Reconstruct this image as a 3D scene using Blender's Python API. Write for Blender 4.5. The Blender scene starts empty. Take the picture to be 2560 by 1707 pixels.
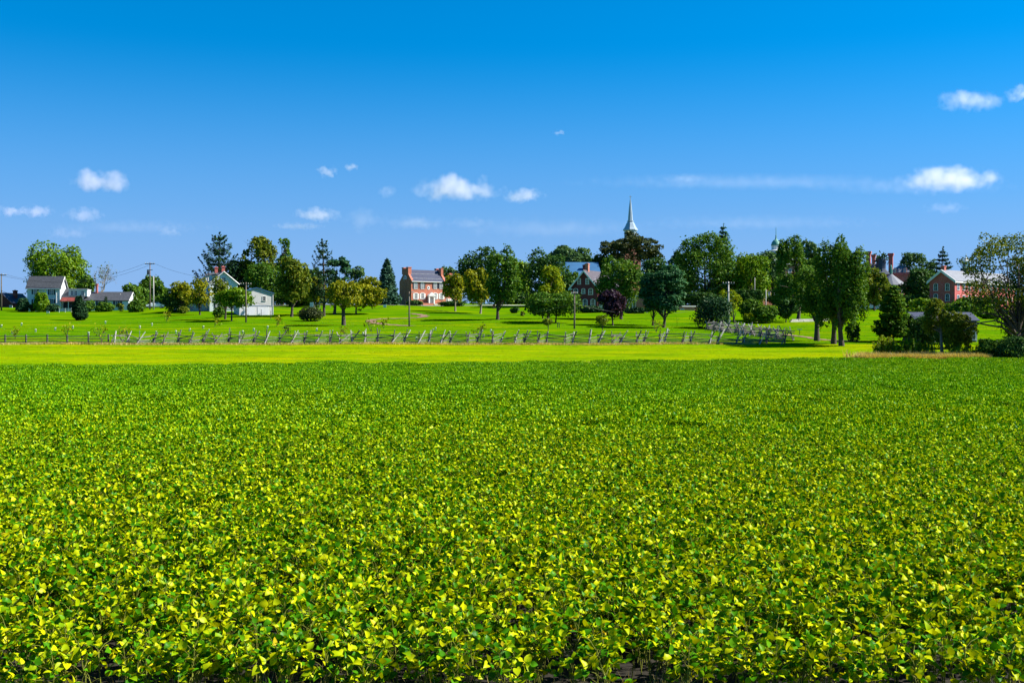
import bpy, math, random
import numpy as np
from mathutils import Vector, Matrix, Euler

scene = bpy.context.scene
COL = scene.collection
R = math.radians

# ------------------------------------------------------------------ camera
FPX, HOR, EYE = 2745.0, 835.0, 3.8          # focal length and horizon row in photo pixels, eye height
cam_d = bpy.data.cameras.new('camera')
cam_d.sensor_width = 36.0
cam_d.lens = 36.0 * FPX / 2560.0
cam_d.shift_y = (HOR - 853.5) / 2560.0
cam_d.clip_start = 0.1
cam_d.clip_end = 40000.0
cam = bpy.data.objects.new('camera', cam_d)
COL.objects.link(cam)
cam.location = (0, 0, EYE)
cam.rotation_euler = (R(90), 0, 0)
scene.camera = cam

# ------------------------------------------------------------------ light
SUN_AZ, SUN_EL = math.atan2(0.998, 0.05), R(42)      # azimuth measured from +Y towards +X
SUN_DIR = Vector((math.sin(SUN_AZ) * math.cos(SUN_EL), math.cos(SUN_AZ) * math.cos(SUN_EL), math.sin(SUN_EL)))
world = bpy.data.worlds.new('World')
scene.world = world
world.use_nodes = True
wn, wl = world.node_tree.nodes, world.node_tree.links
wn.clear()
w_out = wn.new('ShaderNodeOutputWorld')
w_bg = wn.new('ShaderNodeBackground')
w_sky = wn.new('ShaderNodeTexSky')
w_sky.sky_type = 'NISHITA'
w_sky.sun_disc = False
w_sky.sun_elevation = SUN_EL
w_sky.sun_rotation = SUN_AZ
w_sky.altitude = 200
w_sky.air_density = 1.0
w_sky.dust_density = 0.15
w_sky.ozone_density = 4.0
w_hs = wn.new('ShaderNodeHueSaturation')
w_hs.inputs['Hue'].default_value = 0.497
w_hs.inputs['Saturation'].default_value = 1.6
w_hs.inputs['Value'].default_value = 1.1
w_bg.inputs['Strength'].default_value = 0.064
# look the sky up a few degrees higher, so that the haze belt of the model stays under the ridge
w_tc = wn.new('ShaderNodeTexCoord')
w_add = wn.new('ShaderNodeVectorMath'); w_add.operation = 'ADD'; w_add.inputs[1].default_value = (0, 0, 0.08)
w_nrm = wn.new('ShaderNodeVectorMath'); w_nrm.operation = 'NORMALIZE'
wl.new(w_tc.outputs['Generated'], w_add.inputs[0]); wl.new(w_add.outputs[0], w_nrm.inputs[0]); wl.new(w_nrm.outputs[0], w_sky.inputs['Vector'])
wl.new(w_sky.outputs[0], w_hs.inputs['Color'])
# pale lavender haze belt, the same all round the horizon
w_sep = wn.new('ShaderNodeSeparateXYZ'); wl.new(w_tc.outputs['Generated'], w_sep.inputs[0])
w_mr = wn.new('ShaderNodeMapRange'); w_mr.interpolation_type = 'SMOOTHSTEP'
w_mr.inputs['From Min'].default_value = 0.0; w_mr.inputs['From Max'].default_value = 0.26
w_mr.inputs['To Min'].default_value = 0.92; w_mr.inputs['To Max'].default_value = 0.0
wl.new(w_sep.outputs['Z'], w_mr.inputs['Value'])
w_mix = wn.new('ShaderNodeMix'); w_mix.data_type = 'RGBA'
w_mix.inputs[7].default_value = (1.75, 2.80, 5.0, 1)
wl.new(w_mr.outputs[0], w_mix.inputs[0]); wl.new(w_hs.outputs[0], w_mix.inputs[6])
wl.new(w_mix.outputs[2], w_bg.inputs['Color'])
wl.new(w_bg.outputs[0], w_out.inputs['Surface'])

sun_d = bpy.data.lights.new('sun', 'SUN')
sun_d.energy = 5.0
sun_d.angle = R(0.53)
sun_d.color = (1.0, 0.95, 0.86)
sun = bpy.data.objects.new('sun', sun_d)
COL.objects.link(sun)
sun.location = (200, 0, 200)
sun.rotation_euler = SUN_DIR.to_track_quat('Z', 'Y').to_euler()

vs = scene.view_settings
vs.view_transform = 'Standard'
vs.look = 'None'
vs.gamma = 1.0
vs.use_curve_mapping = False
vs.exposure = 1.35
scene.cycles.max_bounces = 8
scene.cycles.diffuse_bounces = 2
scene.cycles.transmission_bounces = 4
scene.cycles.transparent_max_bounces = 8
scene.cycles.volume_bounces = 3
scene.cycles.sample_clamp_indirect = 4.0

# ------------------------------------------------------------------ helpers
def tag(o, label=None, cat=None, group=None, kind=None):
    if label: o['label'] = label
    if cat: o['category'] = cat
    if group: o['group'] = group
    if kind: o['kind'] = kind
    return o

def link(o, parent=None):
    COL.objects.link(o)
    if parent is not None: o.parent = parent
    return o

def empty(name, loc, rz=0.0):
    o = bpy.data.objects.new(name, None)
    o.empty_display_size = 0.5
    COL.objects.link(o)
    o.location = loc
    o.rotation_euler = (0, 0, rz)
    return o

def mesh_np(name, verts, faces, mat=None, smooth=False):
    """verts (n,3); faces either an (m,k) array or a list of tuples"""
    me = bpy.data.meshes.new(name)
    verts = np.asarray(verts, dtype=np.float32)
    if isinstance(faces, np.ndarray):
        m, k = faces.shape
        me.vertices.add(len(verts)); me.vertices.foreach_set('co', verts.ravel())
        me.loops.add(m * k); me.loops.foreach_set('vertex_index', faces.astype(np.int32).ravel())
        me.polygons.add(m)
        me.polygons.foreach_set('loop_start', np.arange(0, m * k, k, dtype=np.int32))
        me.polygons.foreach_set('loop_total', np.full(m, k, dtype=np.int32))
        me.update(calc_edges=True)
    else:
        me.from_pydata([tuple(map(float, v)) for v in verts], [], faces)
        me.update()
    if smooth: me.polygons.foreach_set('use_smooth', np.ones(len(me.polygons), dtype=bool))
    if mat: me.materials.append(mat)
    return me

class MB:
    def __init__(s): s.v, s.f = [], []
    def add(s, vs, fs):
        n = len(s.v); s.v += [tuple(v) for v in vs]; s.f += [tuple(i + n for i in f) for f in fs]; return s
    def box(s, x0, x1, y0, y1, z0, z1):
        return s.add([(x0,y0,z0),(x1,y0,z0),(x1,y1,z0),(x0,y1,z0),(x0,y0,z1),(x1,y0,z1),(x1,y1,z1),(x0,y1,z1)],
                     [(0,3,2,1),(4,5,6,7),(0,1,5,4),(1,2,6,5),(2,3,7,6),(3,0,4,7)])
    def frustum(s, c0, c1, a0, a1, b0, b1):
        """box with centre c0, half sizes a0 at the bottom and c1, b at the top"""
        (x,y,z),(X,Y,Z) = c0, c1
        return s.add([(x-a0,y-a1,z),(x+a0,y-a1,z),(x+a0,y+a1,z),(x-a0,y+a1,z),(X-b0,Y-b1,Z),(X+b0,Y-b1,Z),(X+b0,Y+b1,Z),(X-b0,Y+b1,Z)],
                     [(0,3,2,1),(4,5,6,7),(0,1,5,4),(1,2,6,5),(2,3,7,6),(3,0,4,7)])
    def gable(s, x0, x1, y0, y1, z0, ze, zr, axis='x'):
        if axis == 'x':
            ym = (y0 + y1) / 2
            s.add([(x0,y0,z0),(x1,y0,z0),(x1,y1,z0),(x0,y1,z0),(x0,y0,ze),(x1,y0,ze),(x1,y1,ze),(x0,y1,ze),(x0,ym,zr),(x1,ym,zr)],
                  [(0,3,2,1),(0,1,5,4),(1,2,6,9,5),(2,3,7,6),(3,0,4,8,7),(4,5,9,8),(6,7,8,9)])
        else:
            xm = (x0 + x1) / 2
            s.add([(x0,y0,z0),(x1,y0,z0),(x1,y1,z0),(x0,y1,z0),(x0,y0,ze),(x1,y0,ze),(x1,y1,ze),(x0,y1,ze),(xm,y0,zr),(xm,y1,zr)],
                  [(0,3,2,1),(0,1,5,8,4),(1,2,6,5),(2,3,7,9,6),(3,0,4,7),(4,8,9,7),(5,6,9,8)])
        return s
    def roof(s, x0, x1, y0, y1, ze, zr, axis='x', over=0.3, t=0.14):
        """two slabs resting just above a gable block"""
        k = 0.015
        if axis == 'x':
            ym = (y0 + y1) / 2; half = ym - y0; sl = (zr - ze) / half
            for sg in (-1, 1):
                ye = ym + sg * (half + over); zl = ze - sl * over + k
                a, b = x0 - over, x1 + over
                q = [(a,ye,zl),(b,ye,zl),(b,ym,zr+k),(a,ym,zr+k)]
                q += [(x,y,z+t) for x,y,z in q]
                s.add(q, [(0,1,2,3),(4,7,6,5),(0,4,5,1),(1,5,6,2),(2,6,7,3),(3,7,4,0)])
        else:
            xm = (x0 + x1) / 2; half = xm - x0; sl = (zr - ze) / half
            for sg in (-1, 1):
                xe = xm + sg * (half + over); zl = ze - sl * over + k
                a, b = y0 - over, y1 + over
                q = [(xe,a,zl),(xe,b,zl),(xm,b,zr+k),(xm,a,zr+k)]
                q += [(x,y,z+t) for x,y,z in q]
                s.add(q, [(0,1,2,3),(4,7,6,5),(0,4,5,1),(1,5,6,2),(2,6,7,3),(3,7,4,0)])
        return s
    def hip(s, x0, x1, y0, y1, ze, zr, inset, over=0.3):
        a, b, c, d = x0-over, x1+over, y0-over, y1+over
        e, f, g, h = x0+inset, x1-inset, y0+inset, y1-inset
        if e > f: e = f = (x0+x1)/2
        if g > h: g = h = (y0+y1)/2
        return s.add([(a,c,ze),(b,c,ze),(b,d,ze),(a,d,ze),(a,c,ze+.12),(b,c,ze+.12),(b,d,ze+.12),(a,d,ze+.12),(e,g,zr),(f,g,zr),(f,h,zr),(e,h,zr)],
                     [(0,3,2,1),(0,1,5,4),(1,2,6,5),(2,3,7,6),(3,0,4,7),(4,5,9,8),(5,6,10,9),(6,7,11,10),(7,4,8,11),(8,9,10,11)])
    def ring(s, prof, n=12, c=(0,0), rot=0.0):
        """lathe: prof = [(r,z)...]"""
        base = len(s.v)
        for r, z in prof:
            for i in range(n):
                a = rot + 2*math.pi*i/n
                s.v.append((c[0]+r*math.cos(a), c[1]+r*math.sin(a), z))
        for j in range(len(prof)-1):
            for i in range(n):
                k = (i+1) % n
                s.f.append((base+j*n+i, base+j*n+k, base+(j+1)*n+k, base+(j+1)*n+i))
        s.f.append(tuple(base+i for i in reversed(range(n))))
        s.f.append(tuple(base+(len(prof)-1)*n+i for i in range(n)))
        return s
    def tube(s, pts, rad, n=6, cap=True):
        pts = [Vector(p) for p in pts]
        if not hasattr(rad, '__len__'): rad = [rad]*len(pts)
        base = len(s.v)
        for i, p in enumerate(pts):
            t = (pts[min(i+1, len(pts)-1)] - pts[max(i-1, 0)])
            if t.length < 1e-9: t = Vector((0,0,1))
            t.normalize()
            u = t.orthogonal() if abs(t.z) > 0.95 else t.cross(Vector((0,0,1)))
            if abs(t.z) > 0.95:
                u = Vector((1,0,0)) - t * t.x
            u.normalize(); w = t.cross(u)
            for k in range(n):
                a = 2*math.pi*k/n
                q = p + (u*math.cos(a) + w*math.sin(a))*rad[i]
                s.v.append((q.x,q.y,q.z))
        for j in range(len(pts)-1):
            for k in range(n):
                m = (k+1) % n
                s.f.append((base+j*n+k, base+j*n+m, base+(j+1)*n+m, base+(j+1)*n+k))
        if cap:
            s.f.append(tuple(base+k for k in reversed(range(n))))
            s.f.append(tuple(base+(len(pts)-1)*n+k for k in range(n)))
        return s
    def mesh(s, name, mat, smooth=False):
        return mesh_np(name, s.v, s.f, mat, smooth)
    def build(s, name, mat, parent=None, smooth=False, loc=None, rz=0.0):
        o = bpy.data.objects.new(name, s.mesh(name, mat, smooth))
        link(o, parent)
        if loc is not None: o.location = loc
        if rz: o.rotation_euler = (0,0,rz)
        return o

# ------------------------------------------------------------------ materials
MATS = {}
def nodes_of(name):
    m = bpy.data.materials.new(name); m.use_nodes = True
    nt = m.node_tree; nt.nodes.clear()
    out = nt.nodes.new('ShaderNodeOutputMaterial')
    return m, nt, out

def ramp(nt, fac, stops):
    r = nt.nodes.new('ShaderNodeValToRGB')
    el = r.color_ramp.elements
    while len(el) < len(stops): el.new(0.5)
    for e, (p, c) in zip(el, stops): e.position = p; e.color = (*c, 1)
    nt.links.new(fac, r.inputs[0]); return r.outputs[0]

def noise(nt, scale, detail=4, rough=0.55, coord=None, vec_scale=None):
    n = nt.nodes.new('ShaderNodeTexNoise')
    n.inputs['Scale'].default_value = scale; n.inputs['Detail'].default_value = detail; n.inputs['Roughness'].default_value = rough
    if coord is not None:
        if vec_scale:
            mp = nt.nodes.new('ShaderNodeMapping'); mp.inputs['Scale'].default_value = vec_scale
            nt.links.new(coord, mp.inputs['Vector']); coord = mp.outputs[0]
        nt.links.new(coord, n.inputs['Vector'])
    return n.outputs['Fac']

def plain(name, col, rough=0.7, var=0.18, scale=1.5, bump=0.0, metal=0.0, spec=0.3):
    """principled material whose colour wanders by a procedural noise"""
    if name in MATS: return MATS[name]
    m, nt, out = nodes_of(name)
    b = nt.nodes.new('ShaderNodeBsdfPrincipled')
    tc = nt.nodes.new('ShaderNodeTexCoord')
    f = noise(nt, scale, 5, 0.6, tc.outputs['Object'])
    lo = tuple(c*(1-var) for c in col); hi = tuple(min(1, c*(1+var)) for c in col)
    nt.links.new(ramp(nt, f, [(0.3, lo), (0.7, hi)]), b.inputs['Base Color'])
    b.inputs['Roughness'].default_value = rough; b.inputs['Metallic'].default_value = metal
    b.inputs['Specular IOR Level'].default_value = spec
    if bump:
        bp = nt.nodes.new('ShaderNodeBump'); bp.inputs['Strength'].default_value = bump; bp.inputs['Distance'].default_value = 0.05
        nt.links.new(noise(nt, scale*6, 4, 0.6, tc.outputs['Object']), bp.inputs['Height']); nt.links.new(bp.outputs[0], b.inputs['Normal'])
    nt.links.new(b.outputs[0], out.inputs[0]); MATS[name] = m; return m

def siding(name, col, pitch=0.2, groove=0.55):
    if name in MATS: return MATS[name]
    m, nt, out = nodes_of(name)
    b = nt.nodes.new('ShaderNodeBsdfPrincipled'); b.inputs['Roughness'].default_value = 0.6
    tc = nt.nodes.new('ShaderNodeTexCoord')
    sx = nt.nodes.new('ShaderNodeSeparateXYZ'); nt.links.new(tc.outputs['Object'], sx.inputs[0])
    d = nt.nodes.new('ShaderNodeMath'); d.operation = 'DIVIDE'; d.inputs[1].default_value = pitch; nt.links.new(sx.outputs['Z'], d.inputs[0])
    fr = nt.nodes.new('ShaderNodeMath'); fr.operation = 'FRACT'; nt.links.new(d.outputs[0], fr.inputs[0])
    g = ramp(nt, fr.outputs[0], [(0.0, (groove,)*3), (0.16, (1,)*3)])
    nz = ramp(nt, noise(nt, 0.9, 5, 0.6, tc.outputs['Object']), [(0.3, tuple(c*0.86 for c in col)), (0.7, col)])
    mx = nt.nodes.new('ShaderNodeMix'); mx.data_type = 'RGBA'; mx.blend_type = 'MULTIPLY'; mx.inputs[0].default_value = 1.0
    nt.links.new(nz, mx.inputs[6]); nt.links.new(g, mx.inputs[7]); nt.links.new(mx.outputs[2], b.inputs['Base Color'])
    bp = nt.nodes.new('ShaderNodeBump'); bp.inputs['Strength'].default_value = 0.5; bp.inputs['Distance'].default_value = 0.03
    nt.links.new(fr.outputs[0], bp.inputs['Height']); nt.links.new(bp.outputs[0], b.inputs['Normal'])
    nt.links.new(b.outputs[0], out.inputs[0]); MATS[name] = m; return m

def brick(name, c1, c2, mortar=(0.45,0.36,0.32)):
    if name in MATS: return MATS[name]
    m, nt, out = nodes_of(name)
    b = nt.nodes.new('ShaderNodeBsdfPrincipled'); b.inputs['Roughness'].default_value = 0.85
    tc = nt.nodes.new('ShaderNodeTexCoord')
    sp = nt.nodes.new('ShaderNodeSeparateXYZ'); nt.links.new(tc.outputs['Object'], sp.inputs[0])
    ad = nt.nodes.new('ShaderNodeMath'); ad.operation = 'ADD'; nt.links.new(sp.outputs['X'], ad.inputs[0]); nt.links.new(sp.outputs['Y'], ad.inputs[1])
    cb = nt.nodes.new('ShaderNodeCombineXYZ'); nt.links.new(ad.outputs[0], cb.inputs['X']); nt.links.new(sp.outputs['Z'], cb.inputs['Y'])
    bt = nt.nodes.new('ShaderNodeTexBrick'); bt.inputs['Scale'].default_value = 1.0
    bt.inputs['Brick Width'].default_value = 0.24; bt.inputs['Row Height'].default_value = 0.075; bt.inputs['Mortar Size'].default_value = 0.006
    bt.inputs['Color1'].default_value = (*c1,1); bt.inputs['Color2'].default_value = (*c2,1); bt.inputs['Mortar'].default_value = (*mortar,1)
    nt.links.new(cb.outputs[0], bt.inputs['Vector'])
    nz = ramp(nt, noise(nt, 0.8, 5, 0.6, tc.outputs['Object']), [(0.3, (0.78,)*3), (0.7, (1.12,)*3)])
    mx = nt.nodes.new('ShaderNodeMix'); mx.data_type = 'RGBA'; mx.blend_type = 'MULTIPLY'; mx.inputs[0].default_value = 1.0
    nt.links.new(bt.outputs['Color'], mx.inputs[6]); nt.links.new(nz, mx.inputs[7]); nt.links.new(mx.outputs[2], b.inputs['Base Color'])
    bp = nt.nodes.new('ShaderNodeBump'); bp.inputs['Strength'].default_value = 0.4; bp.inputs['Distance'].default_value = 0.01; bp.invert = True
    nt.links.new(bt.outputs['Fac'], bp.inputs['Height']); nt.links.new(bp.outputs[0], b.inputs['Normal'])
    nt.links.new(b.outputs[0], out.inputs[0]); MATS[name] = m; return m

def leafmat(name, c_dark, c_mid, c_light, trans=0.35, gloss=0.008, field=False):
    """leaf: diffuse + light through the blade + weak sheen; each blade its own tint"""
    if name in MATS: return MATS[name]
    m, nt, out = nodes_of(name)
    geo = nt.nodes.new('ShaderNodeNewGeometry')
    col = ramp(nt, geo.outputs['Random Per Island'], [(0.0, c_dark), (0.5, c_mid), (1.0, c_light)])
    tc = nt.nodes.new('ShaderNodeTexCoord')
    oi = nt.nodes.new('ShaderNodeObjectInfo')
    f = noise(nt, 0.35, 3, 0.5, geo.outputs['Position'])
    nz = ramp(nt, f, [(0.3, (0.72,0.78,0.8)), (0.7, (1.25,1.15,1.0))])
    mx = nt.nodes.new('ShaderNodeMix'); mx.data_type = 'RGBA'; mx.blend_type = 'MULTIPLY'; mx.inputs[0].default_value = 1.0
    nt.links.new(col, mx.inputs[6]); nt.links.new(nz, mx.inputs[7]); c = mx.outputs[2]
    d = nt.nodes.new('ShaderNodeBsdfDiffuse'); nt.links.new(c, d.inputs[0])
    t = nt.nodes.new('ShaderNodeBsdfTranslucent')
    tm = nt.nodes.new('ShaderNodeMix'); tm.data_type = 'RGBA'; tm.blend_type = 'MULTIPLY'; tm.inputs[0].default_value = 1.0
    tm.inputs[7].default_value = (1.15, 1.05, 0.35, 1); nt.links.new(c, tm.inputs[6]); nt.links.new(tm.outputs[2], t.inputs[0])
    ms = nt.nodes.new('ShaderNodeMixShader'); ms.inputs[0].default_value = trans
    nt.links.new(d.outputs[0], ms.inputs[1]); nt.links.new(t.outputs[0], ms.inputs[2])
    g = nt.nodes.new('ShaderNodeBsdfGlossy'); g.inputs['Roughness'].default_value = 0.42; g.inputs['Color'].default_value = (0.9,1,0.8,1)
    m2 = nt.nodes.new('ShaderNodeMixShader'); m2.inputs[0].default_value = gloss
    nt.links.new(ms.outputs[0], m2.inputs[1]); nt.links.new(g.outputs[0], m2.inputs[2])
    nt.links.new(m2.outputs[0], out.inputs[0]); MATS[name] = m; return m

GLASS = plain('window_glass', (0.035, 0.05, 0.07), 0.08, 0.2, 0.6, 0, 0, 0.8)
WHITE = plain('white_paint', (0.64, 0.63, 0.61), 0.5, 0.07, 2.0)
DARKP = plain('dark_shutter_paint', (0.015, 0.02, 0.035), 0.5, 0.2, 2.0)
SLATE = plain('grey_slate', (0.05, 0.053, 0.06), 0.6, 0.35, 2.5, 0.4)
BLACKM = plain('dark_metal', (0.03, 0.03, 0.03), 0.5, 0.2, 3)
BARK = plain('bark', (0.055, 0.042, 0.032), 0.9, 0.4, 3.0, 0.6)
BARKL = plain('pale_bark', (0.19, 0.165, 0.13), 0.9, 0.35, 3.0, 0.5)
WOODG = plain('weathered_rail_wood', (0.115, 0.108, 0.098), 0.9, 0.5, 3.0, 0.5)
STAKE_LIT = plain('lit_split_wood', (0.34, 0.325, 0.30), 0.9, 0.4, 3.0, 0.5)  # same wood as the rails, with a sunlit tone put into the colour
POLEW = plain('pole_wood', (0.12, 0.095, 0.075), 0.9, 0.35, 2.0, 0.4)
BRICKR = brick('red_brick', (0.46, 0.072, 0.045), (0.36, 0.045, 0.03))
BRICKD = brick('dark_red_brick', (0.15, 0.016, 0.020), (0.11, 0.011, 0.016), (0.13,0.06,0.06))
BRICKO = brick('orange_brick', (0.42, 0.13, 0.07), (0.34, 0.09, 0.045))

# ------------------------------------------------------------------ terrain
def sstep(a, b, x):
    t = np.clip((np.asarray(x, dtype=float) - a) / (b - a), 0, 1); return t*t*(3-2*t)

def profile(y):
    y = np.asarray(y, dtype=float)
    ys = np.array([-5000, 100, 106, 111, 118, 280, 330, 420, 700, 40000.])
    zs = np.array([0, 0, 0.05, 0.22, 0.62, 11.07, 12.82, 12.9, 6.0, 0.0])
    return np.interp(y, ys, zs)

def ground(x, y):
    x = np.asarray(x, dtype=float); y = np.asarray(y, dtype=float)
    m = 1 - 0.05*sstep(-55, -105, x) - 0.14*sstep(60, 108, x)
    hill = sstep(118, 180, y)
    und = hill*(0.16*np.sin(x*0.055+1.3)*np.sin(y*0.043) + 0.10*np.sin(x*0.13+y*0.07) + 0.05*np.sin(x*0.31-y*0.21))
    und = und + 0.03*np.sin(x*0.2+0.7)*np.sin(y*0.17) * (1-hill)
    return profile(y)*m + und

def gz(x, y): return float(ground(x, y))

def onray(px, d, z=None):
    """point on the ground seen in photo column px at distance d"""
    x = (px - 1280)/FPX*d
    return Vector((x, d, gz(x, d) if z is None else z))

def gp(px, py):
    """distance at which the ground shows at photo pixel (px, py)"""
    lo, hi = 105.0, 330.0
    for _ in range(50):
        d = (lo+hi)/2; x = (px-1280)/FPX*d
        y = HOR - (gz(x, d)-EYE)*FPX/d
        if y > py: lo = d
        else: hi = d
    return onray(px, lo)

def zat(py, d): return EYE + (HOR-py)/FPX*d

def sheet(name, xs, ys, mat, dz=0.0, mask=None, label=None, kind='structure'):
    X, Y = np.meshgrid(xs, ys)
    V = np.stack([X, Y, ground(X, Y)+dz], -1).reshape(-1, 3)
    nx, ny = len(xs), len(ys)
    i = (np.arange(ny-1)[:, None]*nx + np.arange(nx-1)[None]).ravel()
    F = np.stack([i, i+1, i+nx+1, i+nx], -1)
    o = link(bpy.data.objects.new(name, mesh_np(name, V, F, mat, True)))
    tag(o, label, None, None, kind); return o

def grassmat(name, c_a, c_b, c_c, c_dry, streak=0.25, bump=0.5, dry_at=0.62):
    m, nt, out = nodes_of(name)
    b = nt.nodes.new('ShaderNodeBsdfPrincipled'); b.inputs['Roughness'].default_value = 1.0; b.inputs['Specular IOR Level'].default_value = 0.0
    geo = nt.nodes.new('ShaderNodeNewGeometry'); P = geo.outputs['Position']
    n1 = noise(nt, 1.0, 6, 0.65, P, (0.05, 0.22, 0.05))
    c1 = ramp(nt, n1, [(0.32, c_a), (0.5, c_b), (0.68, c_c)])
    n2 = noise(nt, 1.0, 8, 0.75, P, (0.9, 1.6, 0.5))
    c2 = ramp(nt, n2, [(0.25, (0.78,)*3), (0.5, (1.0,)*3), (0.78, (1.22,)*3)])
    mx = nt.nodes.new('ShaderNodeMix'); mx.data_type = 'RGBA'; mx.blend_type = 'MULTIPLY'; mx.inputs[0].default_value = 1.0
    nt.links.new(c1, mx.inputs[6]); nt.links.new(c2, mx.inputs[7])
    n4 = noise(nt, 1.0, 5, 0.6, P, (0.16, 0.85, 0.2))
    c4 = ramp(nt, n4, [(0.28, (0.55,0.68,0.9)), (0.5, (1.0,)*3), (0.72, (1.42,1.18,1.0))])
    mq = nt.nodes.new('ShaderNodeMix'); mq.data_type = 'RGBA'; mq.blend_type = 'MULTIPLY'; mq.inputs[0].default_value = 1.0
    nt.links.new(mx.outputs[2], mq.inputs[6]); nt.links.new(c4, mq.inputs[7]); mx = mq
    n3 = noise(nt, 1.0, 5, 0.7, P, (0.11, 0.5, 0.1))
    dm = ramp(nt, n3, [(dry_at, (0,)*3), (dry_at+0.14, (1,)*3)])
    m2 = nt.nodes.new('ShaderNodeMix'); m2.data_type = 'RGBA'
    nt.links.new(dm, m2.inputs[0]); nt.links.new(mx.outputs[2], m2.inputs[6]); m2.inputs[7].default_value = (*c_dry, 1)
    nt.links.new(m2.outputs[2], b.inputs['Base Color'])
    bp = nt.nodes.new('ShaderNodeBump'); bp.inputs['Strength'].default_value = bump; bp.inputs['Distance'].default_value = 0.25
    nt.links.new(noise(nt, 1.0, 6, 0.7, P, (1.6, 2.2, 1.0)), bp.inputs['Height']); nt.links.new(bp.outputs[0], b.inputs['Normal'])
    nt.links.new(b.outputs[0], out.inputs[0]); return m

LAWN = grassmat('lawn_grass', (0.035,0.115,0.001), (0.065,0.155,0.001), (0.14,0.19,0.001), (0.19,0.185,0.006), dry_at=0.64, bump=.12)
HAY = grassmat('hay_grass', (0.085,0.18,0.001), (0.135,0.215,0.001), (0.215,0.235,0.001), (0.29,0.245,0.01), dry_at=0.62, bump=.15)
SOIL = plain('dark_field_soil', (0.014, 0.011, 0.006), 0.95, 0.4, 1.2, 0.5)
ROADM = plain('pale_asphalt', (0.30, 0.29, 0.27), 0.9, 0.15, 0.6, 0.2)
DIRT = plain('red_brown_dirt', (0.17, 0.10, 0.06), 0.95, 0.3, 0.8, 0.4)

xs = np.unique(np.concatenate([np.linspace(-3000, -220, 24), np.linspace(-220, 220, 221), np.linspace(220, 3000, 24)]))
ys = np.unique(np.concatenate([np.linspace(-400, 90, 20), np.linspace(90, 345, 171), np.linspace(345, 700, 20), np.geomspace(700, 30000, 14)]))
sheet('ground', xs, ys, LAWN, label='sloping green lawn rising from the field to the ridge')

def edge(x): return 110.5 + 0.125*np.asarray(x, dtype=float) + 0.4*np.sin(np.asarray(x)*0.21) + 0.2*np.sin(np.asarray(x)*0.67+1)

def strip(name, x0, x1, nx, fa, fb, ny, mat, dz, label, kind='structure'):
    X = np.linspace(x0, x1, nx)[None, :].repeat(ny, 0)
    t = np.linspace(0, 1, ny)[:, None]
    Y = fa(X)*(1-t) + fb(X)*t
    V = np.stack([X, Y, ground(X, Y)+dz], -1).reshape(-1, 3)
    i = (np.arange(ny-1)[:, None]*nx + np.arange(nx-1)[None]).ravel()
    F = np.stack([i, i+1, i+nx+1, i+nx], -1)
    o = link(bpy.data.objects.new(name, mesh_np(name, V, F, mat, True)))
    return tag(o, label, None, None, kind)

strip('field_soil', -85, 85, 60, lambda x: 0*x+4.0, lambda x: edge(x)+0.3, 60, SOIL, 0.02, 'dark soil under the soybean crop')
strip('hay_strip', -85, 85, 120, lambda x: edge(x)+0.3, lambda x: 0*x+145.6+0.5*np.sin(x*0.3), 40, HAY, 0.03, 'mown yellow green hay strip between crop and rail fence')
strip('road', -75, 70, 100, lambda x: 279.2+0.012*x, lambda x: 284.0+0.012*x, 5, ROADM, 0.10, 'pale road along the top of the lawn')

def ribbon(name, pix, width, mat, dz, label):
    P = [gp(*p) for p in pix]
    pts = []
    for i in range(len(P)-1):           # smooth a little between the traced points
        a, b = P[max(i-1,0)], P[i]; c, d = P[i+1], P[min(i+2,len(P)-1)]
        for k in range(6):
            t = k/6
            q = 0.5*((2*b) + (c-a)*t + (2*a-5*b+4*c-d)*t*t + (-a+3*b-3*c+d)*t**3)
            pts.append(q)
    pts.append(P[-1])
    V, F = [], []
    for i, p in enumerate(pts):
        t = pts[min(i+1,len(pts)-1)] - pts[max(i-1,0)]; t.z = 0; t.normalize()
        w = Vector((-t.y, t.x, 0))*width*0.5*(0.85+0.3*math.sin(i*1.7))
        for k in range(3):
            q = p + w*(k-1)
            V.append((q.x, q.y, gz(q.x, q.y)+dz))
        if i:
            n = len(V)
            for k in range(2): F.append((n-6+k, n-5+k, n-2+k, n-3+k))
    o = link(bpy.data.objects.new(name, mesh_np(name, V, F, mat, True)))
    return tag(o, label, None, None, 'structure')

ribbon('dirt_track', [(1026,784),(1048,786.5),(1062,790),(1048,794),(1010,796),(962,797),(932,800),(929,805),(952,810),(990,813),(1030,815)], 2.0, DIRT, 0.05, 'reddish dirt track looping on the lawn below the brick house')
ribbon('dirt_path', [(1962,836),(1985,839.5),(2015,843),(2045,848),(2075,851),(2110,852.5),(2150,853)], 1.5, DIRT, 0.05, 'narrow dirt path running from the rail fence to the tree trunks')

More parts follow.
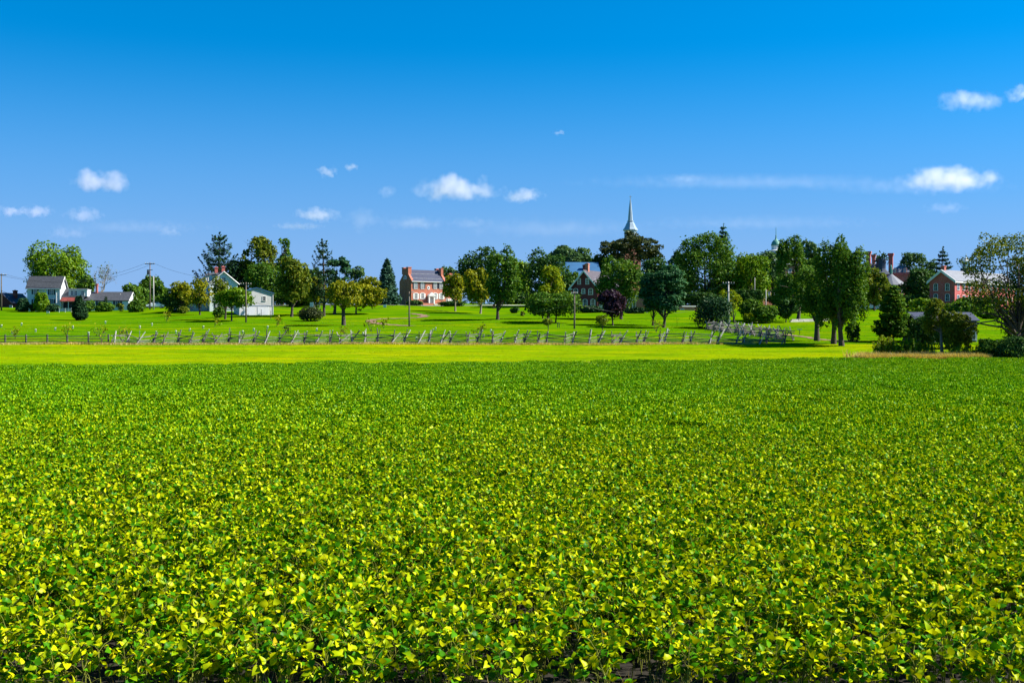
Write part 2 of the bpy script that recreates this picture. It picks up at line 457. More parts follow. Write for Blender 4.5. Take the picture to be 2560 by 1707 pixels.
# ------------------------------------------------------------------ clouds
def cloud_mat(i, dens, sx, sz, seed):
    m, nt, out = nodes_of('cloud_vapour_%02d' % i)
    tc = nt.nodes.new('ShaderNodeTexCoord'); O = tc.outputs['Object']     # object space is the unit ball
    ln = nt.nodes.new('ShaderNodeVectorMath'); ln.operation = 'LENGTH'; nt.links.new(O, ln.inputs[0])
    mp = nt.nodes.new('ShaderNodeMapping')
    mp.inputs['Location'].default_value = (seed*3.7, seed*1.9, seed*2.3)
    k = sx/sz
    mp.inputs['Scale'].default_value = (1.0*k, 0.8*k, 1.0)
    nt.links.new(O, mp.inputs['Vector'])
    n = nt.nodes.new('ShaderNodeTexNoise'); n.inputs['Scale'].default_value = 1.15; n.inputs['Detail'].default_value = 5; n.inputs['Roughness'].default_value = 0.55
    nt.links.new(mp.outputs[0], n.inputs['Vector'])
    sp = nt.nodes.new('ShaderNodeSeparateXYZ'); nt.links.new(O, sp.inputs[0])
    def mth(op, a, b=None, c=None):
        q = nt.nodes.new('ShaderNodeMath'); q.operation = op
        for j, v in enumerate((a, b, c)):
            if v is None: continue
            if isinstance(v, (int, float)): q.inputs[j].default_value = v
            else: nt.links.new(v, q.inputs[j])
        return q.outputs[0]
    low = mth('MULTIPLY', mth('MAXIMUM', mth('MULTIPLY', sp.outputs['Z'], -1.0), 0.0), 0.45)     # flatter base
    fall = mth('SUBTRACT', mth('SUBTRACT', 1.0, ln.outputs['Value']), low)
    v = mth('ADD', mth('MULTIPLY', mth('SUBTRACT', n.outputs['Fac'], 0.5), 2.9), mth('SUBTRACT', fall, 0.30))
    v = mth('MAXIMUM', mth('MULTIPLY', v, 1.25), 0.0)
    v = mth('MINIMUM', v, 1.0)
    v = mth('MULTIPLY', v, mth('MINIMUM', mth('MULTIPLY', mth('MAXIMUM', mth('SUBTRACT', 1.0, ln.outputs['Value']), 0.0), 5.0), 1.0))
    pv = nt.nodes.new('ShaderNodeVolumePrincipled')
    pv.inputs['Color'].default_value = (0.84, 0.82, 0.90, 1); pv.inputs['Anisotropy'].default_value = 0.25
    nt.links.new(mth('MULTIPLY', v, dens), pv.inputs['Density'])
    nt.links.new(pv.outputs[0], out.inputs['Volume'])
    return m

def ball_mesh():
    mb = MB()
    prof = [(math.sin(math.pi*i/10), -math.cos(math.pi*i/10)) for i in range(11)]
    prof[0] = (0.02, -1); prof[-1] = (0.02, 1)
    return mb.ring(prof, 18)
CLOUDS = [  # px centre, row, width, height, optical thickness, label
 (248,458,150,66,3.2,'puffy white cloud high above the white farmhouse'),
 (24,531,80,32,1.6,'small white cloud cut by the frame edge above the barn'),
 (92,531,88,36,1.8,'low white cloud second from the frame edge above the barn'),
 (210,540,104,42,1.4,'thin white cloud low above the bare tree'),
 (168,585,112,36,0.7,'flat faint cloud just above the big green farmhouse tree'),
 (817,432,54,34,1.6,'little round cloud above the twin topped dark spruce'),
 (877,420,38,24,0.9,'tiny faint wisp beside the little round cloud'),
 (966,482,48,40,0.35,'tiny faint cloud wisp left of the long bright cloud'),
 (794,540,116,42,2.0,'white cloud low above the spruce with two leaders'),
 (746,567,130,22,0.9,'thin flat cloud strip under the cloud above the spruce'),
 (1142,476,222,74,4.0,'long bright white cloud above the brick house'),
 (1312,494,104,44,2.2,'small white cloud between the brick house and the steeple'),
 (1036,560,170,44,0.5,'faint veil of cloud above the brick house chimneys'),
 (1175,560,120,34,0.35,'faint cloud patch under the long bright cloud'),
 (916,556,120,70,0.4,'pale cloud veil above the blue spruce'),
 (424,582,60,36,0.5,'small faint cloud left of the tall dark spruce'),
 (1397,333,34,16,0.7,'tiny lone wisp high above the steeple'),
 (1880,458,900,46,0.42,'very long thin cloud streak right of the steeple'),
 (1712,448,110,24,0.5,'small brighter puff on the long thin cloud streak'),
 (2374,454,246,68,4.0,'broad bright white cloud above the brick school'),
 (2425,256,166,60,1.7,'high ragged white cloud toward the upper corner'),
 (2552,238,84,48,1.8,'high white cloud cut by the frame edge'),
 (2363,521,110,34,0.4,'faint small cloud under the broad bright cloud'),
 (330,570,420,40,0.35,'low faint cloud band between the farmhouse tree and the spruce'),
 (2280,470,520,44,0.30,'thin veil trailing under the broad bright cloud'),
 (1900,560,620,46,0.25,'faint lavender streak low over the wood'),
 (1380,575,560,60,0.30,'low lavender cloud bank behind the steeple'),
]
bm = ball_mesh()
for i, (px, py, w, h, od, lab) in enumerate(CLOUDS):
    d = 996.0*FPX/(HOR-py)
    d = min(d, 9000)
    s = d/FPX
    rx, rz_ = w*s*0.5*1.22, h*s*0.5*1.3
    ry = min(rx*0.7, rz_*2.5)
    me = bm.mesh('cloud', cloud_mat(i, 0.48*od/(ry*0.9), rx, rz_, i+1))
    o = link(bpy.data.objects.new('cloud', me))
    o.location = ((px-1280)*s, d, zat(py, d)); o.scale = (rx, ry, rz_)
    tag(o, lab, 'cloud', 'fair weather clouds')

# ------------------------------------------------------------------ instancing by geometry nodes (uncountable stuff only)
def scatter(name, mat, pts, rots, scl, idx, meshes, label, cat):
    src = bpy.data.collections.new(name + '_shapes')
    for k, me in enumerate(meshes):
        src.objects.link(bpy.data.objects.new('%s_shape_%02d' % (name, k), me))
    me = bpy.data.meshes.new(name)
    me.vertices.add(len(pts)); me.vertices.foreach_set('co', np.asarray(pts, dtype=np.float32).ravel())
    a = me.attributes.new('rot', 'FLOAT_VECTOR', 'POINT'); a.data.foreach_set('vector', np.asarray(rots, dtype=np.float32).ravel())
    a = me.attributes.new('scl', 'FLOAT', 'POINT'); a.data.foreach_set('value', np.asarray(scl, dtype=np.float32))
    a = me.attributes.new('pick', 'INT', 'POINT'); a.data.foreach_set('value', np.asarray(idx, dtype=np.int32))
    me.materials.append(mat)
    o = link(bpy.data.objects.new(name, me))
    ng = bpy.data.node_groups.new(name + '_nodes', 'GeometryNodeTree')
    ng.interface.new_socket('Geometry', in_out='INPUT', socket_type='NodeSocketGeometry')
    ng.interface.new_socket('Geometry', in_out='OUTPUT', socket_type='NodeSocketGeometry')
    N, L = ng.nodes, ng.links
    gi, go = N.new('NodeGroupInput'), N.new('NodeGroupOutput')
    ci = N.new('GeometryNodeCollectionInfo'); ci.inputs['Collection'].default_value = src
    ci.inputs['Separate Children'].default_value = True; ci.inputs['Reset Children'].default_value = True
    ip = N.new('GeometryNodeInstanceOnPoints'); ip.inputs['Pick Instance'].default_value = True
    def attr(nm, ty):
        q = N.new('GeometryNodeInputNamedAttribute'); q.data_type = ty; q.inputs['Name'].default_value = nm; return q.outputs['Attribute']
    L.new(gi.outputs[0], ip.inputs['Points']); L.new(ci.outputs[0], ip.inputs['Instance'])
    L.new(attr('pick', 'INT'), ip.inputs['Instance Index'])
    L.new(attr('rot', 'FLOAT_VECTOR'), ip.inputs['Rotation'])
    L.new(attr('scl', 'FLOAT'), ip.inputs['Scale'])
    L.new(ip.outputs[0], go.inputs[0])
    md = o.modifiers.new('scatter', 'NODES'); md.node_group = ng
    return tag(o, label, cat, None, 'stuff')

# ------------------------------------------------------------------ soybeans
def soymat(name):
    m, nt, out = nodes_of(name)
    geo = nt.nodes.new('ShaderNodeNewGeometry')
    P = geo.outputs['Position']
    oi = nt.nodes.new('ShaderNodeObjectInfo')
    ra = nt.nodes.new('ShaderNodeMath'); ra.operation = 'ADD'; nt.links.new(geo.outputs['Random Per Island'], ra.inputs[0]); nt.links.new(oi.outputs['Random'], ra.inputs[1])
    rf_ = nt.nodes.new('ShaderNodeMath'); rf_.operation = 'FRACT'; nt.links.new(ra.outputs[0], rf_.inputs[0]); RND = rf_.outputs[0]
    young = ramp(nt, RND, [(0.0, (0.026,0.13,0.002)), (0.5, (0.085,0.25,0.002)), (1.0, (0.28,0.44,0.004))])
    ripe = ramp(nt, RND, [(0.0, (0.022,0.11,0.002)), (0.36, (0.060,0.20,0.002)), (0.52, (0.26,0.34,0.002)), (0.985, (0.46,0.47,0.003)), (1.0, (0.42,0.30,0.01))])
    sp = nt.nodes.new('ShaderNodeSeparateXYZ'); nt.links.new(P, sp.inputs[0])
    mr = nt.nodes.new('ShaderNodeMapRange'); mr.inputs['From Min'].default_value = 62; mr.inputs['From Max'].default_value = 14
    mr.inputs['To Min'].default_value = 0.0; mr.inputs['To Max'].default_value = 1.0; nt.links.new(sp.outputs['Y'], mr.inputs['Value'])
    n = noise(nt, 1.0, 4, 0.6, P, (0.10, 0.05, 0.1))
    ad = nt.nodes.new('ShaderNodeMath'); ad.operation = 'MULTIPLY_ADD'; ad.inputs[1].default_value = 1.1; ad.inputs[2].default_value = -0.55; nt.links.new(n, ad.inputs[0])
    sm = nt.nodes.new('ShaderNodeMath'); sm.operation = 'ADD'; sm.use_clamp = True; nt.links.new(ad.outputs[0], sm.inputs[0]); nt.links.new(mr.outputs[0], sm.inputs[1])
    mx = nt.nodes.new('ShaderNodeMix'); mx.data_type = 'RGBA'; nt.links.new(sm.outputs[0], mx.inputs[0]); nt.links.new(young, mx.inputs[6]); nt.links.new(ripe, mx.inputs[7])
    c = mx.outputs[2]
    d = nt.nodes.new('ShaderNodeBsdfDiffuse'); nt.links.new(c, d.inputs[0])
    t = nt.nodes.new('ShaderNodeBsdfTranslucent')
    tm = nt.nodes.new('ShaderNodeMix'); tm.data_type = 'RGBA'; tm.blend_type = 'MULTIPLY'; tm.inputs[0].default_value = 1.0
    tm.inputs[7].default_value = (1.2, 1.1, 0.3, 1); nt.links.new(c, tm.inputs[6]); nt.links.new(tm.outputs[2], t.inputs[0])
    ms = nt.nodes.new('ShaderNodeMixShader'); ms.inputs[0].default_value = 0.20
    nt.links.new(d.outputs[0], ms.inputs[1]); nt.links.new(t.outputs[0], ms.inputs[2])
    g = nt.nodes.new('ShaderNodeBsdfGlossy'); g.inputs['Roughness'].default_value = 0.38
    m2 = nt.nodes.new('ShaderNodeMixShader'); m2.inputs[0].default_value = 0.005
    nt.links.new(ms.outputs[0], m2.inputs[1]); nt.links.new(g.outputs[0], m2.inputs[2])
    nt.links.new(m2.outputs[0], out.inputs[0]); return m
SOY = soymat('soybean_leaf')
STEM = plain('soybean_stem', (0.15, 0.165, 0.014), 0.8, 0.35, 8.0)
POD = plain('soybean_pod', (0.33, 0.21, 0.05), 0.8, 0.35, 9.0)

LX = (0.10, 0.30, 0.54, 0.78); LW = (0.27, 0.45, 0.43, 0.25)
LEAFLET_F = []
for _i in range(4):                       # verts: 0 base, then (left, mid, right) x 4, then 13 tip
    _l, _m, _r = 1+3*_i, 2+3*_i, 3+3*_i
    if _i == 0: LEAFLET_F += [(0, _m, _l), (0, _r, _m)]
    else: LEAFLET_F += [(_l-3, _m-3, _m, _l), (_m-3, _r-3, _r, _m)]
LEAFLET_F += [(10, 11, 13), (11, 12, 13)]
def leaflet(rng, L, W, fold, curl):
    """ovate blade along +x: rounded outline, folded on the midrib, tip curling down"""
    P = [(0, 0)]
    for x, w in zip(LX, LW): P += [(x, w), (x, 0), (x, -w)]
    P.append((1.0, 0)); P = np.array(P)
    x, y = P[:, 0]*L, P[:, 1]*W
    z = np.abs(y)*fold - curl*(x/L)**2*L + rng.normal(0, 0.0025, 14)
    return np.stack([x, y, z], -1)

def rot_z(a): c, s = math.cos(a), math.sin(a); return np.array([[c,-s,0],[s,c,0],[0,0,1]])
def rot_y(a): c, s = math.cos(a), math.sin(a); return np.array([[c,0,s],[0,1,0],[-s,0,c]])
def rot_x(a): c, s = math.cos(a), math.sin(a); return np.array([[1,0,0],[0,c,-s],[0,s,c]])

def trifoliate(rng, size=0.077):
    """one compound leaf: three leaflets at the origin, leaf axis +x"""
    V, F = [], []
    for k, az in enumerate((0.0, 1.25, -1.25)):
        L = size*rng.uniform(0.85, 1.25); W = L*rng.uniform(0.78, 0.98)
        v = leaflet(rng, L, W, rng.uniform(0.15, 0.65), rng.uniform(-0.1, 0.55))
        M = rot_z(az + rng.normal(0, 0.25)) @ rot_y(rng.uniform(-1.35, 0.5)) @ rot_x(rng.normal(0, 0.65))
        v = v @ M.T
        if k == 0: v[:, 0] += 0.025
        V.append(v); F += [tuple(14*k+i for i in f) for f in LEAFLET_F]
    return np.concatenate(V), F

rs = np.random.RandomState(11)
TRI = [trifoliate(rs) for _ in range(10)]

def plant_layout(rng, n=13, top=0.80):
    """leaf placements (matrix, index) and stem/petiole polylines"""
    leaves, tubes = [], []
    lean = rng.normal(0, 0.05, 2); h = top*rng.uniform(0.82, 1.0)
    tubes.append(([(0,0,0),(lean[0]*.5,lean[1]*.5,h*.5),(lean[0],lean[1],h*0.93)], (0.007,0.006,0.004)))
    for i in range(n):
        t = 1.0 - (i/n)**0.85*0.58
        a = i*2.4 + rng.uniform(-0.5, 0.5)
        z0 = h*t*0.90
        r = rng.uniform(0.06, 0.20)*(1.15-0.35*t)
        up = rng.uniform(0.04, 0.16)
        p0 = np.array([lean[0]*t, lean[1]*t, z0])
        p1 = p0 + np.array([math.cos(a)*r, math.sin(a)*r, up])
        tubes.append(([p0, (p0+p1)/2+np.array([0,0,0.02]), p1], (0.003,0.0026,0.0022)))
        sc = rng.uniform(0.8, 1.2)
        leaves.append((p1, a, rng.uniform(-0.6, 0.35), rng.normal(0, 0.3), sc, rng.randint(len(TRI))))
    pods = []
    for i in range(rng.randint(6, 12)):
        z = rng.uniform(0.25, 0.7)*h; a = rng.uniform(0, 6.28); p = np.array([lean[0]*z, lean[1]*z, z])
        q = p + np.array([math.cos(a)*0.03, math.sin(a)*0.03, -0.03]); pods.append((p, q, q + np.array([math.cos(a)*0.008, math.sin(a)*0.008, -0.045])))
    return leaves, tubes, pods

def stem_mb(tubes, pods=None, n=4):
    mb = MB()
    for p, r in tubes: mb.tube(p, r, n, False)
    if pods:
        for p, q, e in pods: mb.tube([p, q, (q+e)/2, e], (0.001,0.004,0.0055,0.001), 4, False)
    return mb

LAY = [plant_layout(rs) for _ in range(7)]

def plant_mesh(lay, name):
    """whole plant as one mesh (used for the mass of the crop)"""
    leaves, tubes, pods = lay
    V, F, n = [], [], 0
    for p, a, ti, ro, sc, k in leaves:
        v, f = TRI[k]
        M = rot_z(a) @ rot_y(ti) @ rot_x(ro)
        V.append(v*sc @ M.T + p); F += [tuple(i+n for i in q) for q in f]; n += len(v)
    nl = len(F)
    mb = stem_mb(tubes, pods)
    V.append(np.array(mb.v)); F += [tuple(i+n for i in q) for q in mb.f]
    me = mesh_np(name, np.concatenate(V), F, SOY, True); me.materials.append(STEM)
    mi = np.zeros(len(F), dtype=np.int32); mi[nl:] = 1; me.polygons.foreach_set('material_index', mi)
    return me
PLANTS = [plant_mesh(l, 'soybean_plant_shape_%d' % i) for i, l in enumerate(LAY)]

def patch_mesh(rng, size, nleaf, name, leaf=0.088):
    """a square of far canopy: plain three-sided leaflets near the top of the crop"""
    c = np.stack([rng.uniform(-size/2, size/2, nleaf), rng.uniform(-size/2, size/2, nleaf), 0.80 - np.abs(rng.normal(0, 0.19, nleaf))], -1)
    a = rng.uniform(0, 6.283, nleaf); ti = rng.uniform(-0.3, 1.4, nleaf); ro = rng.normal(0, 0.8, nleaf)
    L = leaf*rng.uniform(0.8, 1.3, nleaf); W = L*0.40
    u = np.stack([np.cos(a)*np.cos(ti), np.sin(a)*np.cos(ti), np.sin(ti)], -1)
    s = np.cross(u, np.array([0,0,1.0])); s /= np.linalg.norm(s, axis=1)[:, None]+1e-9
    w = np.cross(s, u); s2 = s*np.cos(ro)[:, None] + w*np.sin(ro)[:, None]
    nrm = np.cross(u, s2)
    V = np.stack([c, c+u*(L*.45)[:,None]+s2*W[:,None]+nrm*(L*.12)[:,None], c+u*L[:,None], c+u*(L*.45)[:,None]-s2*W[:,None]+nrm*(L*.12)[:,None]], 1)
    b = np.arange(nleaf)[:, None]*4
    F = np.concatenate([b+np.array([0,1,2]), b+np.array([0,2,3])], 0)
    return mesh_np(name, V.reshape(-1,3), F, SOY)

FRONT = 10.45
def field_points(rng, y0, y1, dens, extra=1.06, pad=1.2):
    n = int(dens*(y1-y0)*(2*(0.4663*y1*extra+pad)))
    x = rng.uniform(-1, 1, n)*(0.4663*y1*extra+pad); y = rng.uniform(y0, y1, n)
    k = (np.abs(x) < 0.4663*y*extra+pad) & (y < edge(x)-0.2)
    return x[k], y[k]

# the 300 plants of the front rows, each a thing of its own: stem and leaves as parts
TRI_ME = [mesh_np('leaf', v, f, SOY, True) for v, f in TRI]
STEM_ME = []
for l in LAY:
    me = stem_mb(l[1], l[2], 5).mesh('stem', STEM); STEM_ME.append(me)
rf = np.random.RandomState(5)
fy = FRONT + np.abs(rf.uniform(0, 1, 300))**1.0*2.0
fx = rf.uniform(-1, 1, 300)*(0.4663*fy*1.03+0.3)
for i in range(300):
    k = rf.randint(len(LAY)); leaves, tubes, pods = LAY[k]
    e = empty('soybean_plant', (fx[i], fy[i], gz(fx[i], fy[i])+0.02), rf.uniform(0, 6.283))
    e.rotation_euler = (rf.normal(0, 0.07), rf.normal(0, 0.07), e.rotation_euler.z)
    sc = rf.uniform(0.86, 1.12); e.scale = (sc, sc, sc)
    tag(e, 'yellow green soybean plant in the front rows of the crop', 'soybean plant', 'soybean plants in the front rows')
    link(bpy.data.objects.new('stem', STEM_ME[k]), e)
    for p, a, ti, ro, s_, j in leaves:
        o = link(bpy.data.objects.new('leaf', TRI_ME[j]), e)
        o.location = p; o.scale = (s_, s_, s_)
        o.rotation_euler = Matrix(rot_z(a) @ rot_y(ti) @ rot_x(ro)).to_euler()

x1, y1 = field_points(rs, FRONT+1.85, 34, 33)
keep = rs.uniform(size=len(x1)) < np.clip(0.45+0.55*(y1-11.0)/8.0, 0.45, 1.0)      # the crop thins toward its front edge
x1, y1 = x1[keep], y1[keep]
n1 = len(x1)
x2, y2 = field_points(rs, 33, 120, 2.6, 1.08, 2)
n2 = len(x2)
PATCH = [patch_mesh(rs, 1.1, 400, 'soybean_canopy_shape_%d' % i) for i in range(5)]
def bumpy(x, y):
    z = 0.05*np.sin(x*0.9+y*0.4)+0.05*np.sin(x*0.35-y*0.8)+0.05*np.sin(x*0.08+y*0.5)
    for yk, x0, w, dp in ((47, -6, 16, .16), (58, 4, 20, .22), (66, -2, 30, .18), (84, 14, 40, .24), (95, -20, 40, .18)):    # sprayer tracks
        z = z - dp*np.exp(-((y-yk-0.03*x-0.4*np.sin(x*0.15))/0.9)**2)*np.exp(-((x-x0)/w)**4)
    return z
pts = np.concatenate([np.stack([x1, y1, ground(x1, y1)+0.02+0*x1], -1), np.stack([x2, y2, ground(x2, y2)+0.02+bumpy(x2, y2)], -1)])
rot = np.concatenate([np.stack([rs.normal(0,.08,n1), rs.normal(0,.08,n1), rs.uniform(0,6.283,n1)], -1), np.stack([0*x2, 0*x2, rs.uniform(0,6.283,n2)], -1)])
scl = np.concatenate([rs.uniform(0.82, 1.12, n1), rs.uniform(0.9, 1.1, n2)])
idx = np.concatenate([rs.randint(0, len(PLANTS), n1), rs.randint(len(PLANTS), len(PLANTS)+len(PATCH), n2)])
scatter('soybean_crop', SOY, pts, rot, scl, idx, PLANTS+PATCH, 'dense soybean crop filling the field to the hay strip', 'crop')

# ------------------------------------------------------------------ grasses
def tuft_mesh(rng, name, mat, nbl, h, spread, w=0.02):
    V, F = [], []
    for i in range(nbl):
        a = rng.uniform(0, 6.283); r = spread*math.sqrt(rng.uniform()); b = np.array([math.cos(a)*r, math.sin(a)*r, -0.05])
        l = rng.uniform(0.15, 0.6); H = h*rng.uniform(0.55, 1.1); da = rng.uniform(0, 6.283)
        t = b + np.array([math.cos(da)*l*H, math.sin(da)*l*H, H]); mid = (b+t)/2 + np.array([0,0,H*0.12])
        s = np.array([-math.sin(da), math.cos(da), 0])*w
        n = len(V)
        V += [b-s, b+s, mid+s*.8, mid-s*.8, t]
        F += [(n,n+1,n+2,n+3), (n+3,n+2,n+4)]
    return mesh_np(name, np.array(V), F, mat)
STRAW = leafmat('straw_blades', (0.26,0.20,0.05), (0.38,0.31,0.10), (0.50,0.42,0.18), 0.3)
HAYB = leafmat('hay_blades', (0.10,0.18,0.002), (0.15,0.215,0.002), (0.21,0.23,0.004), 0.3)
LAWNB = leafmat('lawn_blades', (0.05,0.14,0.002), (0.075,0.165,0.002), (0.11,0.18,0.003), 0.3)
rg = np.random.RandomState(21)
def tufts(name, mat, n, xf, yf, h, spread, w, nbl, label, smin=0.7, smax=1.3):
    ms = [tuft_mesh(rg, name+'_tuft_%d' % i, mat, nbl, h, spread, w) for i in range(4)]
    x = xf(n); y = yf(x)
    p = np.stack([x, y, ground(x, y)+0.03], -1)
    r = np.stack([0*x, 0*x, rg.uniform(0, 6.283, n)], -1)
    scatter(name, mat, p, r, rg.uniform(smin, smax, n), rg.randint(0, 4, n), ms, label, 'grass')
tufts('hay_grass', HAYB, 26000, lambda n: rg.uniform(-72, 72, n), lambda x: edge(x)+0.5+(145.5-edge(x))*rg.uniform(0, 1, len(x)), 0.07, 0.28, 0.025, 14, 'short mown hay stubble between the crop and the fence')
tufts('edge_straw', STRAW, 1500, lambda n: rg.uniform(-72, 72, n), lambda x: edge(x)+1.3+np.abs(rg.normal(0, 1.0, len(x))), 0.5, 0.3, 0.02, 16, 'straw coloured grass along the far edge of the crop')
tufts('fence_grass', STRAW, 2600, lambda n: rg.uniform(-72, 32, n), lambda x: 145.7+rg.normal(0, 0.45, len(x)), 0.30, 0.22, 0.02, 16, 'dry grass along the foot of the rail fence')
tufts('front_straw', STRAW, 120, lambda n: rg.uniform(-6.2, 6.2, n), lambda x: FRONT-0.25+rg.uniform(0, 0.5, len(x)), 0.55, 0.10, 0.0035, 9, 'dry yellow grass stalks along the front edge of the crop')
tufts('straw_grass', STRAW, 3600, lambda n: rg.uniform(37.5, 51, n), lambda x: edge(x)+0.5+np.abs(rg.normal(0, 2.0, len(x))), 0.95, 0.3, 0.028, 22, 'tall pale straw grass in front of the weeds by the shed')
tufts('lawn_grass', LAWNB, 9000, lambda n: rg.uniform(-85, 95, n), lambda x: 147+rg.uniform(0, 1, len(x))**1.3*70, 0.06, 0.35, 0.03, 14, 'mown lawn grass on the slope behind the fence')

# ------------------------------------------------------------------ buildings
class B:
    """a building: an Empty at its reference corner, local x along the front, local y into the depth"""
    def __init__(s, name, label, cat, px, d, phi, z=None, group=None):
        p = onray(px, d) if z is None else onray(px, d, z)
        s.p = p; s.phi = R(phi); s.root = empty(name, p, s.phi); tag(s.root, label, cat, group)
        s.c, s.s = math.cos(s.phi), math.sin(s.phi)
    def lx(s, px, ly=0.0):
        """local x where photo column px meets the plane local y = ly"""
        t = (px-1280)/FPX
        ox, oy = s.p.x - s.s*ly, s.p.y + s.c*ly
        return (t*oy - ox)/(s.c - t*s.s)
    def world(s, lx, ly): return (s.p.x + s.c*lx - s.s*ly, s.p.y + s.s*lx + s.c*ly)
    def lz(s, py, lx=0.0, ly=0.0):
        return zat(py, s.world(lx, ly)[1]) - s.p.z
    def part(s, name, mb, mat, parent=None, label=None, smooth=False):
        o = mb.build(name, mat, parent or s.root, smooth)
        if label: o['label'] = label
        return o

WCACHE = {}
def window(root, pos, face, w, h, frame=WHITE, shutter=None, arch=False, fw=0.10, bars=(1, 1), head=False):
    """face: 'f' front, 'l' left, 'r' right.  frame > pane; shutters beside it"""
    key = (round(w,2), round(h,2), frame.name, arch, bars, head)
    if key not in WCACHE:
        mb = MB()
        a, b = w/2, h
        mb.box(-a-fw, -a, -0.07, 0.02, 0, b); mb.box(a, a+fw, -0.07, 0.02, 0, b)
        mb.box(-a-fw-.05, a+fw+.05, -0.12, 0.02, -0.10, 0.0)
        if arch:
            n = 8; v = []
            for i in range(n+1):
                t = math.pi*i/n
                for r_ in (a, a+fw):
                    for y in (-0.07, 0.02):
                        v.append((-math.cos(t)*r_, y, b+math.sin(t)*r_*0.55))
            f = []
            for i in range(n):
                k = 4*i; f += [(k,k+4,k+6,k+2),(k+1,k+3,k+7,k+5),(k,k+1,k+5,k+4),(k+2,k+6,k+7,k+3)]
            mb.add(v, f)
        else:
            mb.box(-a-fw, a+fw, -0.07, 0.02, b, b+fw*(1.8 if head else 1.0))
        for i in range(1, bars[0]+1):
            x = -a + w*i/(bars[0]+1); mb.box(x-.025, x+.025, -0.05, 0.01, 0, b)
        for i in range(1, bars[1]+1):
            z = b*i/(bars[1]+1); mb.box(-a, a, -0.055, 0.01, z-.03, z+.03)
        pm = MB()
        if arch:
            n = 8; v = [(-a, -0.02, 0), (a, -0.02, 0)] + [(math.cos(math.pi*i/n)*a, -0.02, b+math.sin(math.pi*i/n)*a*0.55) for i in range(n+1)]
            pm.add(v, [tuple(range(len(v)))])
        else: pm.box(-a, a, -0.02, 0.015, 0, b)
        WCACHE[key] = (mb.mesh('window', frame), pm.mesh('pane', GLASS))
    fm, pm = WCACHE[key]
    rz = {'f': 0.0, 'r': R(90), 'l': R(-90)}[face]
    o = link(bpy.data.objects.new('window', fm), root); o.location = pos; o.rotation_euler = (0, 0, rz)
    link(bpy.data.objects.new('pane', pm), o)
    if shutter:
        k2 = ('s', round(w,2), round(h,2), shutter.name)
        if k2 not in WCACHE:
            sw = w*0.48; mb = MB()
            mb.box(-sw/2, sw/2, -0.05, 0.0, 0, h); mb.box(-sw/2+.06, sw/2-.06, -0.065, -0.05, 0.08, h*.46); mb.box(-sw/2+.06, sw/2-.06, -0.065, -0.05, h*.54, h-.08)
            WCACHE[k2] = mb.mesh('shutter', shutter)
        for sg in (-1, 1):
            off = sg*(w/2+fw+w*0.24+0.01)
            s_ = link(bpy.data.objects.new('shutter', WCACHE[k2]), root)
            c, s = math.cos(rz), math.sin(rz)
            s_.location = (pos[0]+c*off, pos[1]+s*off, pos[2]); s_.rotation_euler = (0, 0, rz)
    return o

def chimney(b, x, y, z0, z1, hx=0.35, hy=0.35, mat=BRICKR, name='chimney'):
    mb = MB(); mb.box(x-hx, x+hx, y-hy, y+hy, z0, z1-.25); mb.box(x-hx-.08, x+hx+.08, y-hy-.08, y+hy+.08, z1-.25, z1); mb.box(x-hx*.5, x+hx*.5, y-hy*.5, y+hy*.5, z1, z1+.12)
    return b.part(name, mb, mat)

def door(b, x, y, w, h, mat, z=0.0):
    mb = MB(); mb.box(x-w/2-.12, x-w/2, y-.09, y+.01, z, z+h); mb.box(x+w/2, x+w/2+.12, y-.09, y+.01, z, z+h); mb.box(x-w/2-.12, x+w/2+.12, y-.09, y+.01, z+h, z+h+.14)
    f = b.part('door_frame', mb, WHITE)
    m2 = MB(); m2.box(x-w/2, x+w/2, y-.03, y+.01, z, z+h)
    for i in range(2):
        for j in range(3): m2.box(x-w*.4+i*w*.45, x-w*.4+i*w*.45+w*.34, y-.045, y-.03, z+.15+j*h*.31, z+.15+j*h*.31+h*.24)
    dd = b.part('door', m2, mat)
    m3 = MB(); m3.box(x+w*.36, x+w*.42, y-.10, y-.045, z+h*.45, z+h*.49); m3.build('handle', BLACKM, dd)
    return dd

SIDW = siding('white_clapboard', (0.58, 0.62, 0.66), 0.16, 0.72)
SIDG = siding('white_garage_boards', (0.66, 0.65, 0.63), 0.26, 0.42)
METALB = plain('blue_grey_metal_roof', (0.035, 0.11, 0.22), 0.45, 0.12, 0.7)
SLATEB = plain('blue_slate', (0.036, 0.042, 0.072), 0.55, 0.25, 2.0, 0.3)
SLATEL = plain('light_slate', (0.13, 0.14, 0.165), 0.6, 0.2, 1.2, 0.3)
SLATEP = plain('lilac_grey_shingles', (0.06, 0.052, 0.066), 0.8, 0.2, 1.5, 0.3)
RUST = plain('rusty_red_metal', (0.15, 0.028, 0.022), 0.7, 0.45, 1.3, 0.2)
REDP = plain('old_red_boards', (0.075, 0.016, 0.018), 0.85, 0.3, 1.0, 0.3)
COPPER = plain('verdigris_copper', (0.10, 0.26, 0.20), 0.6, 0.25, 1.0)
STEELW = plain('white_lead_spire', (0.27, 0.34, 0.40), 0.35, 0.08, 1.0)
CONC = plain('pale_stone', (0.45, 0.42, 0.37), 0.85, 0.2, 1.0, 0.2)

